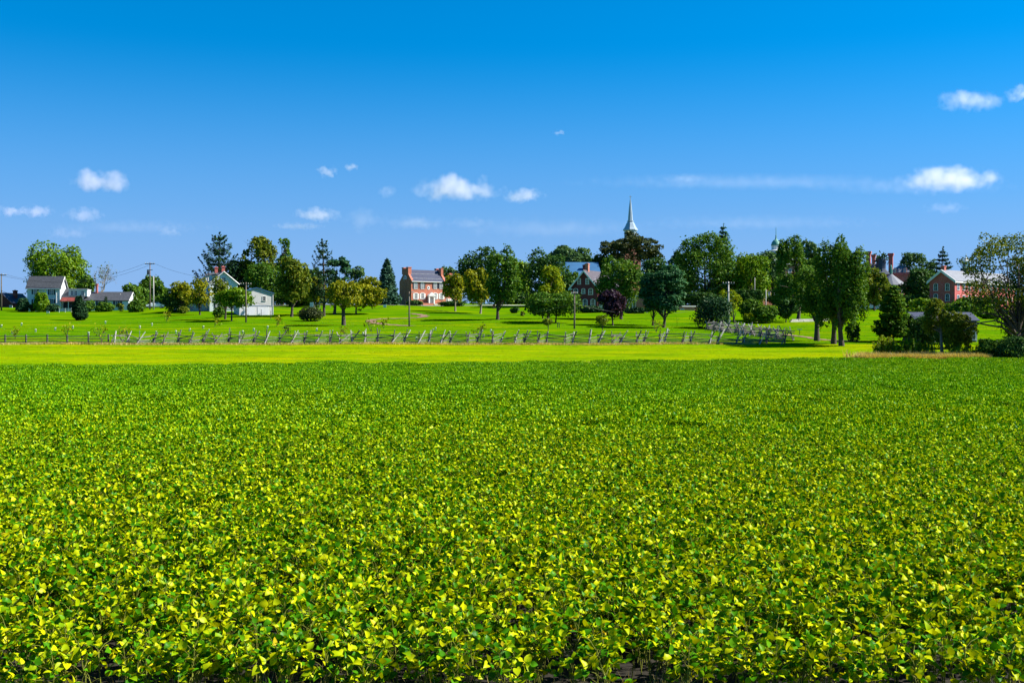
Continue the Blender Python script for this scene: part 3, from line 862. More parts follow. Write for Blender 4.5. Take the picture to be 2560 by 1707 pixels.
# --- white farmhouse
b = B('farmhouse', 'white two storey farmhouse with dark shutters and low dormered wing', 'house', 68, 262, 4)
W = b.lx(150); D = 4.6; ze = b.lz(719, W/2); zr = b.lz(692, W/2, D/2)
b.part('wall', MB().gable(0, W, 0, D, -1.2, ze, zr), SIDW)
b.part('roof', MB().roof(0, W, 0, D, ze, zr, over=0.35), SLATE)
fas = MB(); fas.box(-0.35, W+0.35, -0.42, -0.30, ze-0.42, ze-0.25)
for sg in (0, 1):
    y0, y1 = (-.4, D/2) if sg == 0 else (D/2, D+.4)
b.part('eave_board', fas, WHITE)
rk = MB(); rk.tube([(W+0.36, -0.4, ze-0.28), (W+0.36, D/2, zr-0.02), (W+0.36, D+0.4, ze-0.28)], 0.10, 4)
b.part('rake_board', rk, WHITE)
b.part('corner_board', MB().box(W-0.16, W+0.02, -0.03, 0.12, -0.6, ze-0.05), WHITE)
b.part('downspout', MB().tube([(b.lx(141), -0.09, 0), (b.lx(141), -0.09, ze-0.3)], 0.06, 6), WHITE)
for px, py, h, sh in ((88, 736, 1.35, 1), (129, 737, 1.4, 1), (88, 762, 1.3, 1), (129, 762, 1.35, 1)):
    x = b.lx(px); window(b.root, (x, 0, b.lz(py, x)), 'f', 0.72, h, WHITE, DARKP, bars=(1, 2))
chimney(b, b.lx(67.5)+0.3, D*0.75, ze*0.5, zr*0.72, 0.3, 0.3)
# middle part with dormer
x0, x1 = W+0.03, b.lx(207, 1.0); D2 = 6.0; ze2, zr2 = b.lz(742, x1, 1), b.lz(723, x1, 4)
b.part('middle_wall', MB().gable(x0, x1, 1.0, 1.0+D2, -1.2, ze2, zr2), SIDW)
b.part('middle_roof', MB().roof(x0+0.35, x1+0.1, 1.0, 1.0+D2, ze2, zr2, over=0.30), SLATE)
xa, xb = b.lx(172, 1.2), b.lx(218, 1.2); zd0, zd1 = b.lz(741, xa, 1.2), b.lz(725, xa, 1.2)
dm = b.part('dormer', MB().box(xa, xb, 1.15, 4.2, zd0, zd1), SIDW)
MB().box(xa-.15, xb+.15, 0.95, 4.4, zd1+.01, zd1+.17).build('dormer_roof', WHITE, dm)
for px in (180.5, 189.5, 207): window(b.root, (b.lx(px, 1.15), 1.15, zd0+.28), 'f', 0.62, 1.0, WHITE, bars=(1,1))
# porch with rusty roof
xp0, xp1 = b.lx(150, -0.6), b.lx(193, -1.2); zp0, zp1 = b.lz(754, xp0, -1.2), b.lz(743, xp0, 0.9)
pr = MB().add([(xp0+.1,-1.2,zp0),(xp1,-1.2,zp0),(xp1,1.0,zp1),(xp0+.1,1.0,zp1),(xp0+.1,-1.2,zp0+.1),(xp1,-1.2,zp0+.1),(xp1,1.0,zp1+.1),(xp0+.1,1.0,zp1+.1)], [(0,3,2,1),(4,5,6,7),(0,1,5,4),(1,2,6,5),(2,3,7,6),(3,0,4,7)])
for i in range(14):
    x = xp0+.15+(xp1-xp0-.25)*i/13; pr.tube([(x,-1.2,zp0+.12),(x,1.0,zp1+.12)], 0.03, 4)
b.part('porch_roof', pr, RUST, label='rusty red metal porch roof')
for x in (xp0+.3, (xp0+xp1)/2, xp1-.15): b.part('porch_post', MB().box(x-.06, x+.06, -1.1, -0.98, 0, zp0), WHITE)
b.part('porch_shade', MB().box(xp0+.3, xp1-.2, 0.9, 0.985, 0.0, zp0-.05), DARKP)  # dark sheet standing in for the shade under the porch roof
# low wing
x2, x3 = x1+0.03, b.lx(321, 1.4); D3 = 6.5; ze3, zr3 = b.lz(751, (x2+x3)/2, 1.4), b.lz(731, (x2+x3)/2, 4.5)
b.part('wing_wall', MB().gable(x2, x3, 1.4, 1.4+D3, -1.2, ze3, zr3), SIDW)
b.part('wing_roof', MB().roof(x2+.25, x3, 1.4, 1.4+D3, ze3, zr3, over=0.25), SLATE)
rk = MB().tube([(x3+.26, 1.1, ze3-.1), (x3+.26, 1.4+D3/2, zr3+.02), (x3+.26, 1.7+D3, ze3-.1)], 0.09, 4); b.part('rake_board', rk, WHITE)
for px in (251, 294): x = b.lx(px, 1.4); window(b.root, (x, 1.4, b.lz(766, x, 1.4)), 'f', 0.95, 1.3, WHITE, DARKP, bars=(1,1))
door(b, b.lx(272, 1.4), 1.4, 0.85, 1.9, WHITE)
chimney(b, b.lx(242, 4.2), 4.2, zr3-.8, b.lz(710, b.lx(242,4.2), 4.2), 0.24, 0.24)
for px, py, ly in ((301, 735, 3.6), (247, 748, 1.9)):
    x = b.lx(px, ly); z = b.lz(py+5, x, ly); b.part('vent_pipe', MB().tube([(x, ly, z-.6), (x, ly, z+.55)], 0.07, 6), WHITE)
FARM = b
# yard fence in front of the porch
p = onray(148, 256.5); q = onray(178, 256.5)
f = empty('yard_fence', p); tag(f, 'short white board fence in front of the farmhouse porch', 'fence')
L = (q-p).length; ang = math.atan2(q.y-p.y, q.x-p.x); f.rotation_euler = (0, 0, ang)
for i in range(3): MB().box(L*i/2-.05, L*i/2+.05, -.05, .05, -.2, 0.95).build('post', WHITE, f)
for i in range(3): MB().box(-.05, L+.05, -.075, -.052, 0.22+i*.28, 0.36+i*.28).build('rail', WHITE, f)

# --- dark red barn at the frame edge
b = B('barn', 'dark red barn with grey roof beside the utility pole at frame edge', 'barn', -22, 283, -18)
W, D = 6.6, 7.0; zr, ze = b.lz(733, W/2, 0), b.lz(757, W, 0)
b.part('wall', MB().gable(0, W, 0, D, -1.0, ze, zr, 'y'), REDP)
b.part('roof', MB().roof(0, W, 0, D, ze, zr, 'y', over=0.3), SLATEB)
chimney(b, W*0.72, D*0.45, ze, b.lz(726, W*.72, D*.45), 0.4, 0.4, BRICKD)
window(b.root, (b.lx(27.5, 0), 0, b.lz(773, W*.6)), 'f', 0.8, 0.9)
b.part('lean_to', MB().box(W+.03, W+1.2, 0.5, D-.5, -1, 0.8), REDP)

# --- white house behind the orchard
b = B('farm_dwelling', 'white gabled house with two brick chimneys behind the yellow orchard trees', 'house', 524, 243, 25)
W = b.lx(594); D = 11.0; ze, zr = b.lz(708, W), b.lz(679, W/2)
b.part('wall', MB().gable(0, W, 0, D, -1.5, ze, zr, 'y'), SIDW)
b.part('roof', MB().roof(0, W, 0, D, ze, zr, 'y', over=0.35), SLATE)
rk = MB().tube([(-.35, -.38, ze-.32), (W/2, -.38, zr-.02), (W+.35, -.38, ze-.32)], 0.12, 4); b.part('rake_board', rk, WHITE)
chimney(b, W/2, 0.7, zr-.6, b.lz(666, W/2, .7), .34, .34); chimney(b, W/2, D-1.6, zr-.6, b.lz(668, W/2, D-1.6), .34, .34)
for lx_, z in ((W*.5, 6.2), (W*.3, 3.4), (W*.72, 3.4), (W*.3, .7), (W*.72, .7)): window(b.root, (lx_, 0, z), 'f', 0.8, 1.35, WHITE, DARKP if z < 6 else None, bars=(1,2))
for i, ly in enumerate((2.4, 5.0, 7.6)):            # dormers on the slope that looks left
    dm = b.part('dormer', MB().box(0.35, 2.4, ly-.65, ly+.65, ze+.2, ze+1.75), WHITE)
    MB().gable(0.2, 2.5, ly-.8, ly+.8, ze+1.76, ze+1.8, ze+2.3, 'x').build('dormer_roof', SLATE, dm)
    window(b.root, (0.35, ly, ze+.35), 'l', 0.75, 1.2, WHITE)
MB().box(W-2.2, W-.35, D*.5-.7, D*.5+.7, ze+.2, ze+1.7).build('dormer', WHITE, b.root)
b.part('side_wing', MB().gable(-6.5, -.03, 3.0, 9.0, -1.5, 2.9, 4.6, 'x'), SIDW)
b.part('side_wing_roof', MB().roof(-6.5, -.38, 3.0, 9.0, 2.9, 4.6, 'x', over=.3), SLATE)
for x in (-5.2, -3.4, -1.6): window(b.root, (x, 3.0, .6), 'f', .8, 1.3, WHITE, bars=(1,2))

# --- white garage
g = gp(598, 788)
b = B('garage', 'white gabled garage with leaf shadows beside the utility pole', 'garage', 598, g.y, 22)
W = b.lx(683); D = 8.0; ze, zr = b.lz(734, W), b.lz(720.5, W/2); zb = b.lz(764.5, W/2)
b.part('wall', MB().gable(0, W, 0, D, -0.8, ze, zr, 'y'), SIDG)
b.part('roof', MB().roof(0, W, 0, D, ze, zr, 'y', over=0.22, t=.16), METALB)
b.part('base_panel', MB().box(0.02, W-.02, -0.04, -0.004, -.5, zb-.05), WHITE)
b.part('belt_board', MB().box(-.04, W+.04, -0.09, -0.045, zb-.05, zb+.08), plain('grey_blue_trim', (.25,.32,.42), .6))
for i, x in enumerate((W*.30, W*.70)): b.part('garage_door', MB().box(x-1.15, x+1.15, -0.075, -0.045, -.1, zb-.25), plain('pale_door_paint', (.70,.71,.72), .5, .06))
window(b.root, (b.lx(660.5), 0, b.lz(751, b.lx(660))), 'f', 0.55, 0.8, WHITE, bars=(0,1))
b.part('corner_board', MB().box(W-.12, W+.03, -.1, .1, -.5, ze-.1), WHITE)

SALMON = brick('salmon_brick', (0.46, 0.105, 0.038), (0.37, 0.078, 0.028))
# --- brick house with twin chimneys
b = B('brick_house', 'red brick house with twin end chimneys and black upper shutters', 'house', 1028, 300, 33)
W = b.lx(1114); D = 7.0; ze, zr = b.lz(703, W/2), b.lz(676.5, W/2, D/2)
b.part('wall', MB().gable(0, W, 0, D, -0.8, ze, zr), SALMON)
b.part('roof', MB().roof(0.42, W-.42, 0, D, ze, zr, over=0.25), SLATEB)
for lab, t_ in (('lower', .17), ('upper', .60)):       # rows of snow guards on the slates
    sg = MB(); n = 25
    for i in range(n):
        x = .8+(W-1.6)*i/(n-1); y = (D/2)*t_; z = ze+(zr-ze)*t_+.16
        sg.box(x-.055, x+.055, y-.05, y+.05, z, z+.13)
    o = b.part('snow_guard_row', sg, WHITE); o['kind'] = 'stuff'
b.part('cornice', MB().box(.1, W-.1, -.34, -.02, ze-.28, ze-.10), WHITE)
zc = b.lz(669, 0, D*.5)
for xe, ya, yb in ((0, .30, .70), (W, .30, .70)):      # gable parapets that carry the twin chimneys
    x_ = xe+(.0 if xe == 0 else -.0)
    sg = -1 if xe == 0 else 1
    xa, xb = (x_-.06, x_+.55) if xe == 0 else (x_-.55, x_+.06)
    w_ = b.part('parapet', MB().box(xa, xb, D*.30, D*.70, zr-1.1, zr+.35), SALMON)
    w2 = MB().add([(xa,-.12,ze-.1),(xb,-.12,ze-.1),(xb,D*.32,zr-.95),(xa,D*.32,zr-.95),(xa,-.12,ze+.30),(xb,-.12,ze+.30),(xb,D*.32,zr-.55),(xa,D*.32,zr-.55)], [(0,3,2,1),(4,5,6,7),(0,1,5,4),(1,2,6,5),(2,3,7,6),(3,0,4,7)])
    w2.build('coping', SALMON, w_)
    for y in (D*.30, D*.68):
        mb = MB(); mb.box(xa-.05, xb+.35 if xe == 0 else xb+.05, y-.55, y+.55, zr-1.2, zc-.15); mb.box(xa-.12, (xb+.42 if xe == 0 else xb+.12), y-.62, y+.62, zc-.15, zc+.1)
        b.part('chimney', mb, SALMON)
for px, py in ((1039,721.5),(1056,721.5),(1088,721.5),(1103,721.5)): x = b.lx(px); window(b.root, (x, 0, b.lz(py, x)), 'f', .80, 1.5, WHITE, DARKP, bars=(2,3), head=True)
for px, py in ((1040,747.5),(1056.5,747.5),(1088,747.5),(1104,747.5)): x = b.lx(px); window(b.root, (x, 0, b.lz(py, x)), 'f', .80, 1.55, WHITE, WHITE, bars=(2,3), head=True)
xo = b.lx(1071.3); zo = b.lz(719.5, xo)
ov = MB(); n = 14
for i in range(n):
    a0, a1 = 2*math.pi*i/n, 2*math.pi*(i+1)/n
    q = []
    for a in (a0, a1):
        for r_ in (.2, .42):
            for y in (-.06, .01): q.append((xo+math.cos(a)*r_, y, zo+math.sin(a)*r_*1.25))
    ov.add(q, [(0,4,6,2),(1,3,7,5),(0,1,5,4),(2,6,7,3)])
wv = b.part('oval_window', ov, WHITE)
MB().add([(xo+math.cos(2*math.pi*i/n)*.21, -.015, zo+math.sin(2*math.pi*i/n)*.26) for i in range(n)], [tuple(range(n))]).build('pane', GLASS, wv)
xd = b.lx(1076.5)
pt = MB(); pt.box(xd-.95, xd-.62, -.75, -.03, 0, 2.5); pt.box(xd+.62, xd+.95, -.75, -.03, 0, 2.5); pt.box(xd-1.05, xd+1.05, -.85, -.03, 2.5, 2.8); pt.gable(xd-1.1, xd+1.1, -.9, -.03, 2.81, 2.86, 3.7, 'y')
b.part('portico', pt, WHITE, label='white pedimented portico round the front door')
door(b, xd, 0.0, 0.95, 2.15, WHITE)
b.part('terrace', MB().box(b.lx(1056,-2.2), b.lx(1082,-2.2), -2.6, -.95, -.8, .62), SALMON)
st = MB()
for i in range(4): st.box(b.lx(1082.5,-2), b.lx(1091,-2), -2.7-.0-i*.32, -.95, -.8, .45-i*.2)
b.part('steps', st, CONC)
# half round attic window and side window in the gable that looks left
hw = MB(); n = 10; yc, z0 = D*.5, b.lz(697, 0, D*.5); v = []
for i in range(n+1):
    t = math.pi*i/n
    for r_ in (.78, .95):
        for x in (-.06, .02): v.append((x, yc-math.cos(t)*r_, z0+math.sin(t)*r_))
f_ = []
for i in range(n): k = 4*i; f_ += [(k,k+4,k+6,k+2),(k+1,k+3,k+7,k+5),(k,k+1,k+5,k+4),(k+2,k+6,k+7,k+3)]
hw.add(v, f_); hw.box(-.07, .02, yc-.98, yc+.98, z0-.12, z0)
h_ = b.part('attic_window', hw, WHITE)
MB().add([(-.02, yc-math.cos(math.pi*i/n)*.79, z0+math.sin(math.pi*i/n)*.79) for i in range(n+1)], [tuple(range(n+1))]).build('pane', GLASS, h_)
window(b.root, (0, 1.1, .9), 'l', .7, 1.5, WHITE)
# wing behind the yellow trees
ww = 4.6
b.part('wing_wall', MB().gable(W+.07, W+ww, 1.5, 8.0, -.8, ze-.7, zr-1.6), SALMON)
b.part('wing_roof', MB().roof(W+.35, W+ww-.2, 1.5, 8.0, ze-.7, zr-1.6, over=.25), SLATEB)
chimney(b, W+ww-.5, 4.7, zr-2.2, zr-.5, .45, .5, SALMON)
for x in (W+1.2, W+3.1):
    window(b.root, (x, 1.5, 3.2), 'f', .8, 1.45, WHITE, DARKP, bars=(2,3)); window(b.root, (x, 1.5, .6), 'f', .8, 1.5, WHITE, WHITE, bars=(2,3))

# --- dark brick gabled house
b = B('gabled_house', 'dark brick house with white trimmed steep gable behind the purple tree', 'house', 1429, 256, -30)
W = b.lx(1494); D = 12.5; ze, zr = b.lz(716, W/2), b.lz(676.5, W/2)
b.part('wall', MB().gable(0, W, 0, D, -1.0, ze, zr, 'y'), BRICKD)
b.part('roof', MB().roof(0, W, 0, D, ze, zr, 'y', over=.55, t=.16), SLATEP)
sl = (zr-ze)/(W/2)
rk = MB()
for sg in (-1, 1):
    xe = W/2+sg*(W/2+.56); zl = ze-sl*.56
    rk.add([(W/2,-.62,zr+.12),(xe,-.62,zl+.12),(xe,-.62,zl-.35),(W/2,-.62,zr-.35),(W/2,-.5,zr+.12),(xe,-.5,zl+.12),(xe,-.5,zl-.35),(W/2,-.5,zr-.35)], [(0,1,2,3),(4,7,6,5),(0,4,5,1),(1,5,6,2),(2,6,7,3),(3,7,4,0)])
b.part('barge_board', rk, WHITE)
b.part('soffit_return', MB().box(-.55, .25, -.48, .1, ze-.75, ze-.45), WHITE)
b.part('soffit_return', MB().box(W-.25, W+.55, -.48, .1, ze-.75, ze-.45), WHITE)
sg = MB()
for i in range(22): y = .6+i*.5; x = W/2+(W/2)*.62; z = zr-sl*(W/2)*.62+.2; sg.box(x-.05, x+.05, y-.05, y+.05, z, z+.12)
o = b.part('snow_guard_row', sg, WHITE); o['kind'] = 'stuff'
chimney(b, W/2, 1.5, zr-.6, b.lz(659, W/2, 1.5), .38, .38, BRICKO)
for px, py, w, h, ar in ((1448,710,.55,1.15,0),(1468.5,710,.55,1.15,0),(1439.5,735.5,.85,1.05,1),(1458.5,733.5,.62,.9,1),(1477,736,.85,1.1,1),(1463,766,.85,1.4,1),(1482.5,767,.85,1.5,1)):
    x = b.lx(px); window(b.root, (x, 0, b.lz(py, x)), 'f', w, h, WHITE, arch=bool(ar), fw=.17, bars=(1,1))
for y in (1.8, 4.2, 6.8): window(b.root, (W, y, .8), 'r', .85, 1.5, WHITE, fw=.14); window(b.root, (W, y, 3.6), 'r', .85, 1.2, WHITE, fw=.14)
b.part('bay', MB().box(W+.03, W+1.3, .9, 2.6, -1, 2.6), WHITE)
# glazed porch and brick end block, seen past the maple
b2 = B('garden_room', 'white glazed garden room with flat roofed brick block beside the pine', 'building', 1556, 262, -6)
W = b2.lx(1590); z1 = b2.lz(746, 1)
b2.part('wall', MB().box(0, W, .25, 4.5, -1, z1), WHITE)
for i in range(5):
    x = W*i/4; b2.part('pilaster', MB().box(x-.12, x+.12, 0, .22, -.2, z1-.5), WHITE)
b2.part('entablature', MB().box(-.2, W+.1, -.15, .24, z1-.5, z1+.12), WHITE)
for i in range(4): b2.part('pane', MB().box(W*i/4+.2, W*(i+1)/4-.2, .18, .245, .1, z1-.55), GLASS)
b2.part('brick_block', MB().box(W+.02, b2.lx(1612), -.3, 5, -1, b2.lz(742, W)), BRICKO)
b2.part('flat_roof', MB().box(W-.2, b2.lx(1615), -.6, 5.2, b2.lz(742, W)+.01, b2.lz(740, W)+.15), WHITE)

# --- chapel with the white spire
b = B('chapel', 'tall white spired chapel tower rising behind the brown tree', 'church', 1576, 360, 12)
h = lambda py: zat(py, 360)-b.p.z
b.part('tower', MB().box(-2.7, 2.7, -2.7, 2.7, -2, h(612)), BRICKO)
b.part('tower_cornice', MB().box(-3.0, 3.0, -3.0, 3.0, h(612)+.01, h(609)), WHITE)
bf = MB().ring([(2.0, h(609)+.02), (2.0, h(578)), (2.45, h(577)), (2.45, h(575.5))], 8, rot=R(22.5))
belf = b.part('belfry', bf, STEELW)
for i in range(8):
    a = 2*math.pi*i/8; c, s = math.cos(a), math.sin(a)
    r_ = 1.86; mb = MB(); mb.box(-.42, .42, -.03, .03, h(604), h(584))
    o = mb.build('louvre', DARKP, belf); o.location = (c*r_, s*r_, 0); o.rotation_euler = (0, 0, a+R(90))
b.part('bell_roof', MB().ring([(2.5,h(575.5)),(2.35,h(573)),(1.95,h(569)),(1.62,h(564)),(1.35,h(559)),(1.02,h(556)),(.98,h(554))], 8, rot=R(22.5)), STEELW)
b.part('spire_collar', MB().ring([(1.12,h(554)),(1.12,h(552.5)),(.86,h(552))], 8, rot=R(22.5)), STEELW)
b.part('spire', MB().ring([(.84,h(552)),(.48,h(520)),(.12,h(498))], 8, rot=R(22.5)), STEELW)
b.part('finial', MB().tube([(0,0,h(498.5)),(0,0,h(488.5))], .09, 6).ring([(.05,h(496)),(.22,h(495)),(.05,h(494))], 8).box(-.45,.45,-.07,.07,h(492.6),h(491.6)), STEELW)
b.part('nave', MB().gable(-7, 7, 2.72, 24, -2, 9.5, 14.5, 'y'), BRICKO)
b.part('nave_roof', MB().roof(-7, 7, 3.1, 24, 9.5, 14.5, 'y', over=.35), SLATE)
b.part('pediment', MB().gable(-7.2, 7.2, 1.9, 2.70, 9.2, 9.6, 14.6, 'y'), WHITE)

# --- hall with the blue roof
b = B('blue_roofed_hall', 'long hall with bright blue grey roof behind the gabled house', 'building', 1400, 310, 6)
W = b.lx(1500); D = 10; ze, zr = b.lz(688, W/2), b.lz(657, W/2, D/2)
b.part('wall', MB().gable(0, W, 0, D, -2, ze, zr), BRICKO); b.part('roof', MB().roof(0, W, 0, D, ze, zr, over=.4), METALB)
chimney(b, b.lx(1461, 2), 2, ze, b.lz(661, 3), .45, .45, BRICKD)

# --- brick houses glimpsed in the wood
b = B('wooded_house', 'red brick house with white rake boards glimpsed between the big trees', 'house', 1792, 288, 20)
W = b.lx(1862); D = 9; ze, zr = b.lz(722, W), b.lz(694, W/2)
b.part('wall', MB().gable(0, W, 0, D, -1.5, ze, zr, 'y'), BRICKO); b.part('roof', MB().roof(0, W, 0, D, ze, zr, 'y', over=.4), SLATE)
b.part('rake_board', MB().tube([(-.4,-.42,ze-.35),(W/2,-.42,zr),(W+.4,-.42,ze-.35)], .14, 4), WHITE)
for lx_, z in ((W*.28,3.3),(W*.72,3.3),(W*.28,.7),(W*.72,.7)): window(b.root, (lx_, 0, z), 'f', .85, 1.4, WHITE)
b.part('portico', MB().box(W*.35, W*.65, -2, -.05, 2.6, 3.0).box(W*.36, W*.39, -1.9, -1.7, -.5, 2.6).box(W*.61, W*.64, -1.9, -1.7, -.5, 2.6), WHITE)
b = B('brick_outbuilding', 'low pinkish brick outbuilding beside the big dark round shrub', 'building', 1690, 252, 14)
W = b.lx(1742); z1 = b.lz(767, W/2)
b.part('wall', MB().box(0, W, 0, 4, -2.5, z1), BRICKO); b.part('roof_slab', MB().box(-.2, W+.2, -.25, 4.2, z1+.01, z1+.25), WHITE)
window(b.root, (W*.3, 0, -.6), 'f', .7, .9)

# --- hall with the green cupola
b = B('cupola_hall', 'large pink brick hall with green copper cupola above the trees', 'building', 1895, 330, 15)
W = b.lx(2018); D = 14; ze, zr = b.lz(662, W/2), b.lz(636, W/2, D/2)
b.part('wall', MB().box(0, W, 0, D, -2, ze), BRICKO); b.part('roof', MB().hip(0, W, 0, D, ze+.01, zr, 5.5, .5), SLATEL)
for i in range(7):
    for z in (ze-3.2, ze-6.6, ze-10): window(b.root, (W*(i+.5)/7, 0, z), 'f', .95, 1.9, WHITE)
xc = b.lx(1940, D/2); yc = D/2; dd = b.world(xc, yc)[1]; h = lambda py: zat(py, dd)-b.p.z
b.part('cupola_drum', MB().ring([(2.6, zr-1.0), (2.6, h(628)), (2.7, h(627)), (1.4, h(625)), (1.4, h(614))], 10, (xc, yc)), WHITE)
b.part('dome', MB().ring([(1.55,h(614)),(1.5,h(612)),(1.28,h(606)),(.8,h(601)),(.36,h(599)),(.3,h(597))], 12, (xc, yc)), COPPER, smooth=True)
b.part('finial', MB().ring([(.3,h(597)),(.16,h(592)),(.22,h(590)),(.10,h(587)),(.07,h(569))], 8, (xc, yc)), COPPER)

# --- brick building with tall chimneys
b = B('turreted_hall', 'red brick hall with tall chimneys and dark slate turret', 'building', 2146, 335, -24)
def at(px, ly): return b.lx(px, ly)
W = b.lx(2222); D = 13; h = lambda py, ly=0.0: zat(py, b.p.y+ly)-b.p.z
b.part('wall', MB().box(0, W, 0, D, -2, h(688)), BRICKR)
b.part('roof', MB().hip(0, W, 0, D, h(688)+.01, h(658), 3.2, .4), SLATEL)
def stack(px, ly, z0, z1, hw):
    x = b.lx(px, ly); mb = MB(); mb.box(x-hw, x+hw, ly-hw*1.2, ly+hw*1.2, z0, z1-.9); mb.box(x-hw-.12, x+hw+.12, ly-hw*1.2-.12, ly+hw*1.2+.12, z1-.9, z1-.5); mb.box(x-hw-.25, x+hw+.25, ly-hw*1.2-.25, ly+hw*1.2+.25, z1-.5, z1)
    return b.part('chimney', mb, BRICKR)
stack(2171, .9, h(690), h(629), .62); stack(2184, 6.0, h(680), h(638,6), .45); stack(2227, 8.0, h(690), h(636,8), .62)
xt = b.lx(2203, 2.0)
tw = MB().ring([(1.5, -2), (1.5, h(690)), (1.62, h(682)), (1.35, h(672)), (1.42, h(660)), (1.5, h(648))], 10, (xt, 2.0))
b.part('turret', tw, plain('dark_blue_slate', (.035,.05,.085), .6, .2, 1.5, .3), label='dark slate hung turret')
rv = np.random.RandomState(3); lv = MB()
for i in range(90):
    c = np.array([xt, 2.0, h(647)]) + rv.normal(0, (1.0, 1.0, .75)); u = rv.normal(0, .3, 3); w_ = rv.normal(0, .3, 3)
    lv.add([c-u, c+w_, c+u, c-w_], [(0,1,2,3)])
o = b.part('creeper', lv, leafmat('creeper_leaf', (.015,.04,.015), (.025,.06,.02), (.04,.08,.03))); o['kind'] = 'stuff'
# end block with dormers and conical wing roof
xa, xb = b.lx(2222, 1.0), b.lx(2254, 4.0)
b.part('end_wall', MB().box(W+.03, W+6.2, 3, D-1, -2, h(690,3)), BRICKO)
b.part('end_cornice', MB().box(W+.03, W+6.5, 2.6, D-.6, h(690,3)+.01, h(684,3)), BRICKR)
b.part('end_roof', MB().hip(W+.03, W+6.2, 3, D-1, h(684,3)+.01, h(664,3), 2.6, .25), SLATEL)
for x in (W+1.5, W+4.4):
    dm = b.part('dormer', MB().gable(x-.5, x+.5, 2.75, 4.6, h(684,3), h(675,3), h(671,3), 'y'), BRICKO)
    window(b.root, (x, 2.75, h(683,3)), 'f', .5, .9, WHITE)
xw = b.lx(2222, -4)
b.part('round_wing', MB().ring([(3.9,-2),(3.9,h(717,-4))], 14, (xw+.6, -3.9)), BRICKO)
b.part('cone_roof', MB().ring([(4.6,h(716,-4)),(4.6,h(715,-4)),(.35,h(687,-4)),(.3,h(684,-4))], 14, (xw+.6, -3.9)), SLATEL, smooth=False)
b.part('cone_cap', MB().ring([(.42,h(686,-4)),(.40,h(676,-4)),(.3,h(668,-4)),(.05,h(663,-4))], 8, (xw+.6, -3.9)), COPPER)
for i in range(5):
    a = R(-150+i*30); o = window(b.root, (xw+.6+math.cos(a)*3.86, -3.9+math.sin(a)*3.86, h(737,-4)), 'f', .7, 1.6, WHITE); o.rotation_euler = (0,0,a+R(90))
b.part('colonnade', MB().box(1, W-1, -2.2, -.05, h(757), h(754)), WHITE)
for i in range(6): x = 1.2+(W-2.4)*i/5; b.part('column', MB().tube([(x,-2,-1),(x,-2,h(757))], .22, 8), WHITE)

# --- brick school
CRIMSON = brick('crimson_brick', (0.52, 0.05, 0.045), (0.42, 0.035, 0.03))
b = B('brick_school', 'long red brick school with white corniced gable and roof cupola', 'school', 2324, 300, -50)
W = b.lx(2387); D = 34.0; ze, zr = b.lz(701, W/2), b.lz(676, W/2)
b.part('wall', MB().gable(0, W, 0, D, -2, ze, zr, 'y'), CRIMSON)
b.part('roof', MB().roof(0, W, 0, D, ze, zr, 'y', over=.55, t=.2), SLATEL)
sl = (zr-ze)/(W/2); rk = MB()
for sg in (-1, 1):
    xe = W/2+sg*(W/2+.56); zl = ze-sl*.56
    rk.add([(W/2,-.66,zr+.22),(xe,-.66,zl+.22),(xe,-.66,zl-.5),(W/2,-.66,zr-.5),(W/2,-.5,zr+.22),(xe,-.5,zl+.22),(xe,-.5,zl-.5),(W/2,-.5,zr-.5)], [(0,1,2,3),(4,7,6,5),(0,4,5,1),(1,5,6,2),(2,6,7,3),(3,7,4,0)])
b.part('barge_board', rk, WHITE)
b.part('eave_board', MB().box(W+.35, W+.55, -.5, D+.4, ze-.75, ze-.3), WHITE)
for px, py in ((2339.5,726),(2368.5,726),(2339.5,752),(2368.5,752)):
    x = b.lx(px); window(b.root, (x, 0, b.lz(py, x)), 'f', .95, 1.6, WHITE, arch=True, fw=.16)
for i in range(11):
    for z in (ze-2.6, ze-5.8): window(b.root, (W, 1.8+i*3.0, z), 'r', 1.1, 1.7, WHITE, fw=.13)
chimney(b, W/2-.3, 1.2, zr-.6, b.lz(665, W/2, 1), .55, .45)
yc = 13.0; xc = W/2; dd = b.world(xc, yc)[1]; h = lambda py: zat(py, dd)-b.p.z
cu = MB(); cu.box(xc-1.1, xc+1.1, yc-1.1, yc+1.1, zr-1, h(671)); b.part('cupola_base', cu, SLATEB)
b.part('cupola', MB().ring([(.95,h(671)+.01),(.95,h(654)),(1.25,h(653.5)),(1.25,h(652.5)),(.7,h(648)),(.1,h(643)),(.05,h(634))], 8, (xc,yc), R(22.5)), WHITE)
for i in range(4):
    a = R(90*i); o = MB().box(-.3,.3,-.02,.03,h(668),h(657)).build('louvre', GLASS, b.root); o.location = (xc+math.cos(a)*.93, yc+math.sin(a)*.93, 0); o.rotation_euler = (0,0,a+R(90))
pz = h(757); b.part('porch_roof', MB().add([(W+.05,4,pz+1.2),(W+.05,14,pz+1.2),(W+4,14,pz),(W+4,4,pz),(W+.05,4,pz+1.4),(W+.05,14,pz+1.4),(W+4,14,pz+.2),(W+4,4,pz+.2)], [(0,1,2,3),(4,7,6,5),(0,4,5,1),(1,5,6,2),(2,6,7,3),(3,7,4,0)]), SLATE)
for y in (4.4, 7.5, 10.5, 13.6): b.part('porch_post', MB().box(W+3.6, W+3.8, y-.1, y+.1, -2, pz), WHITE)

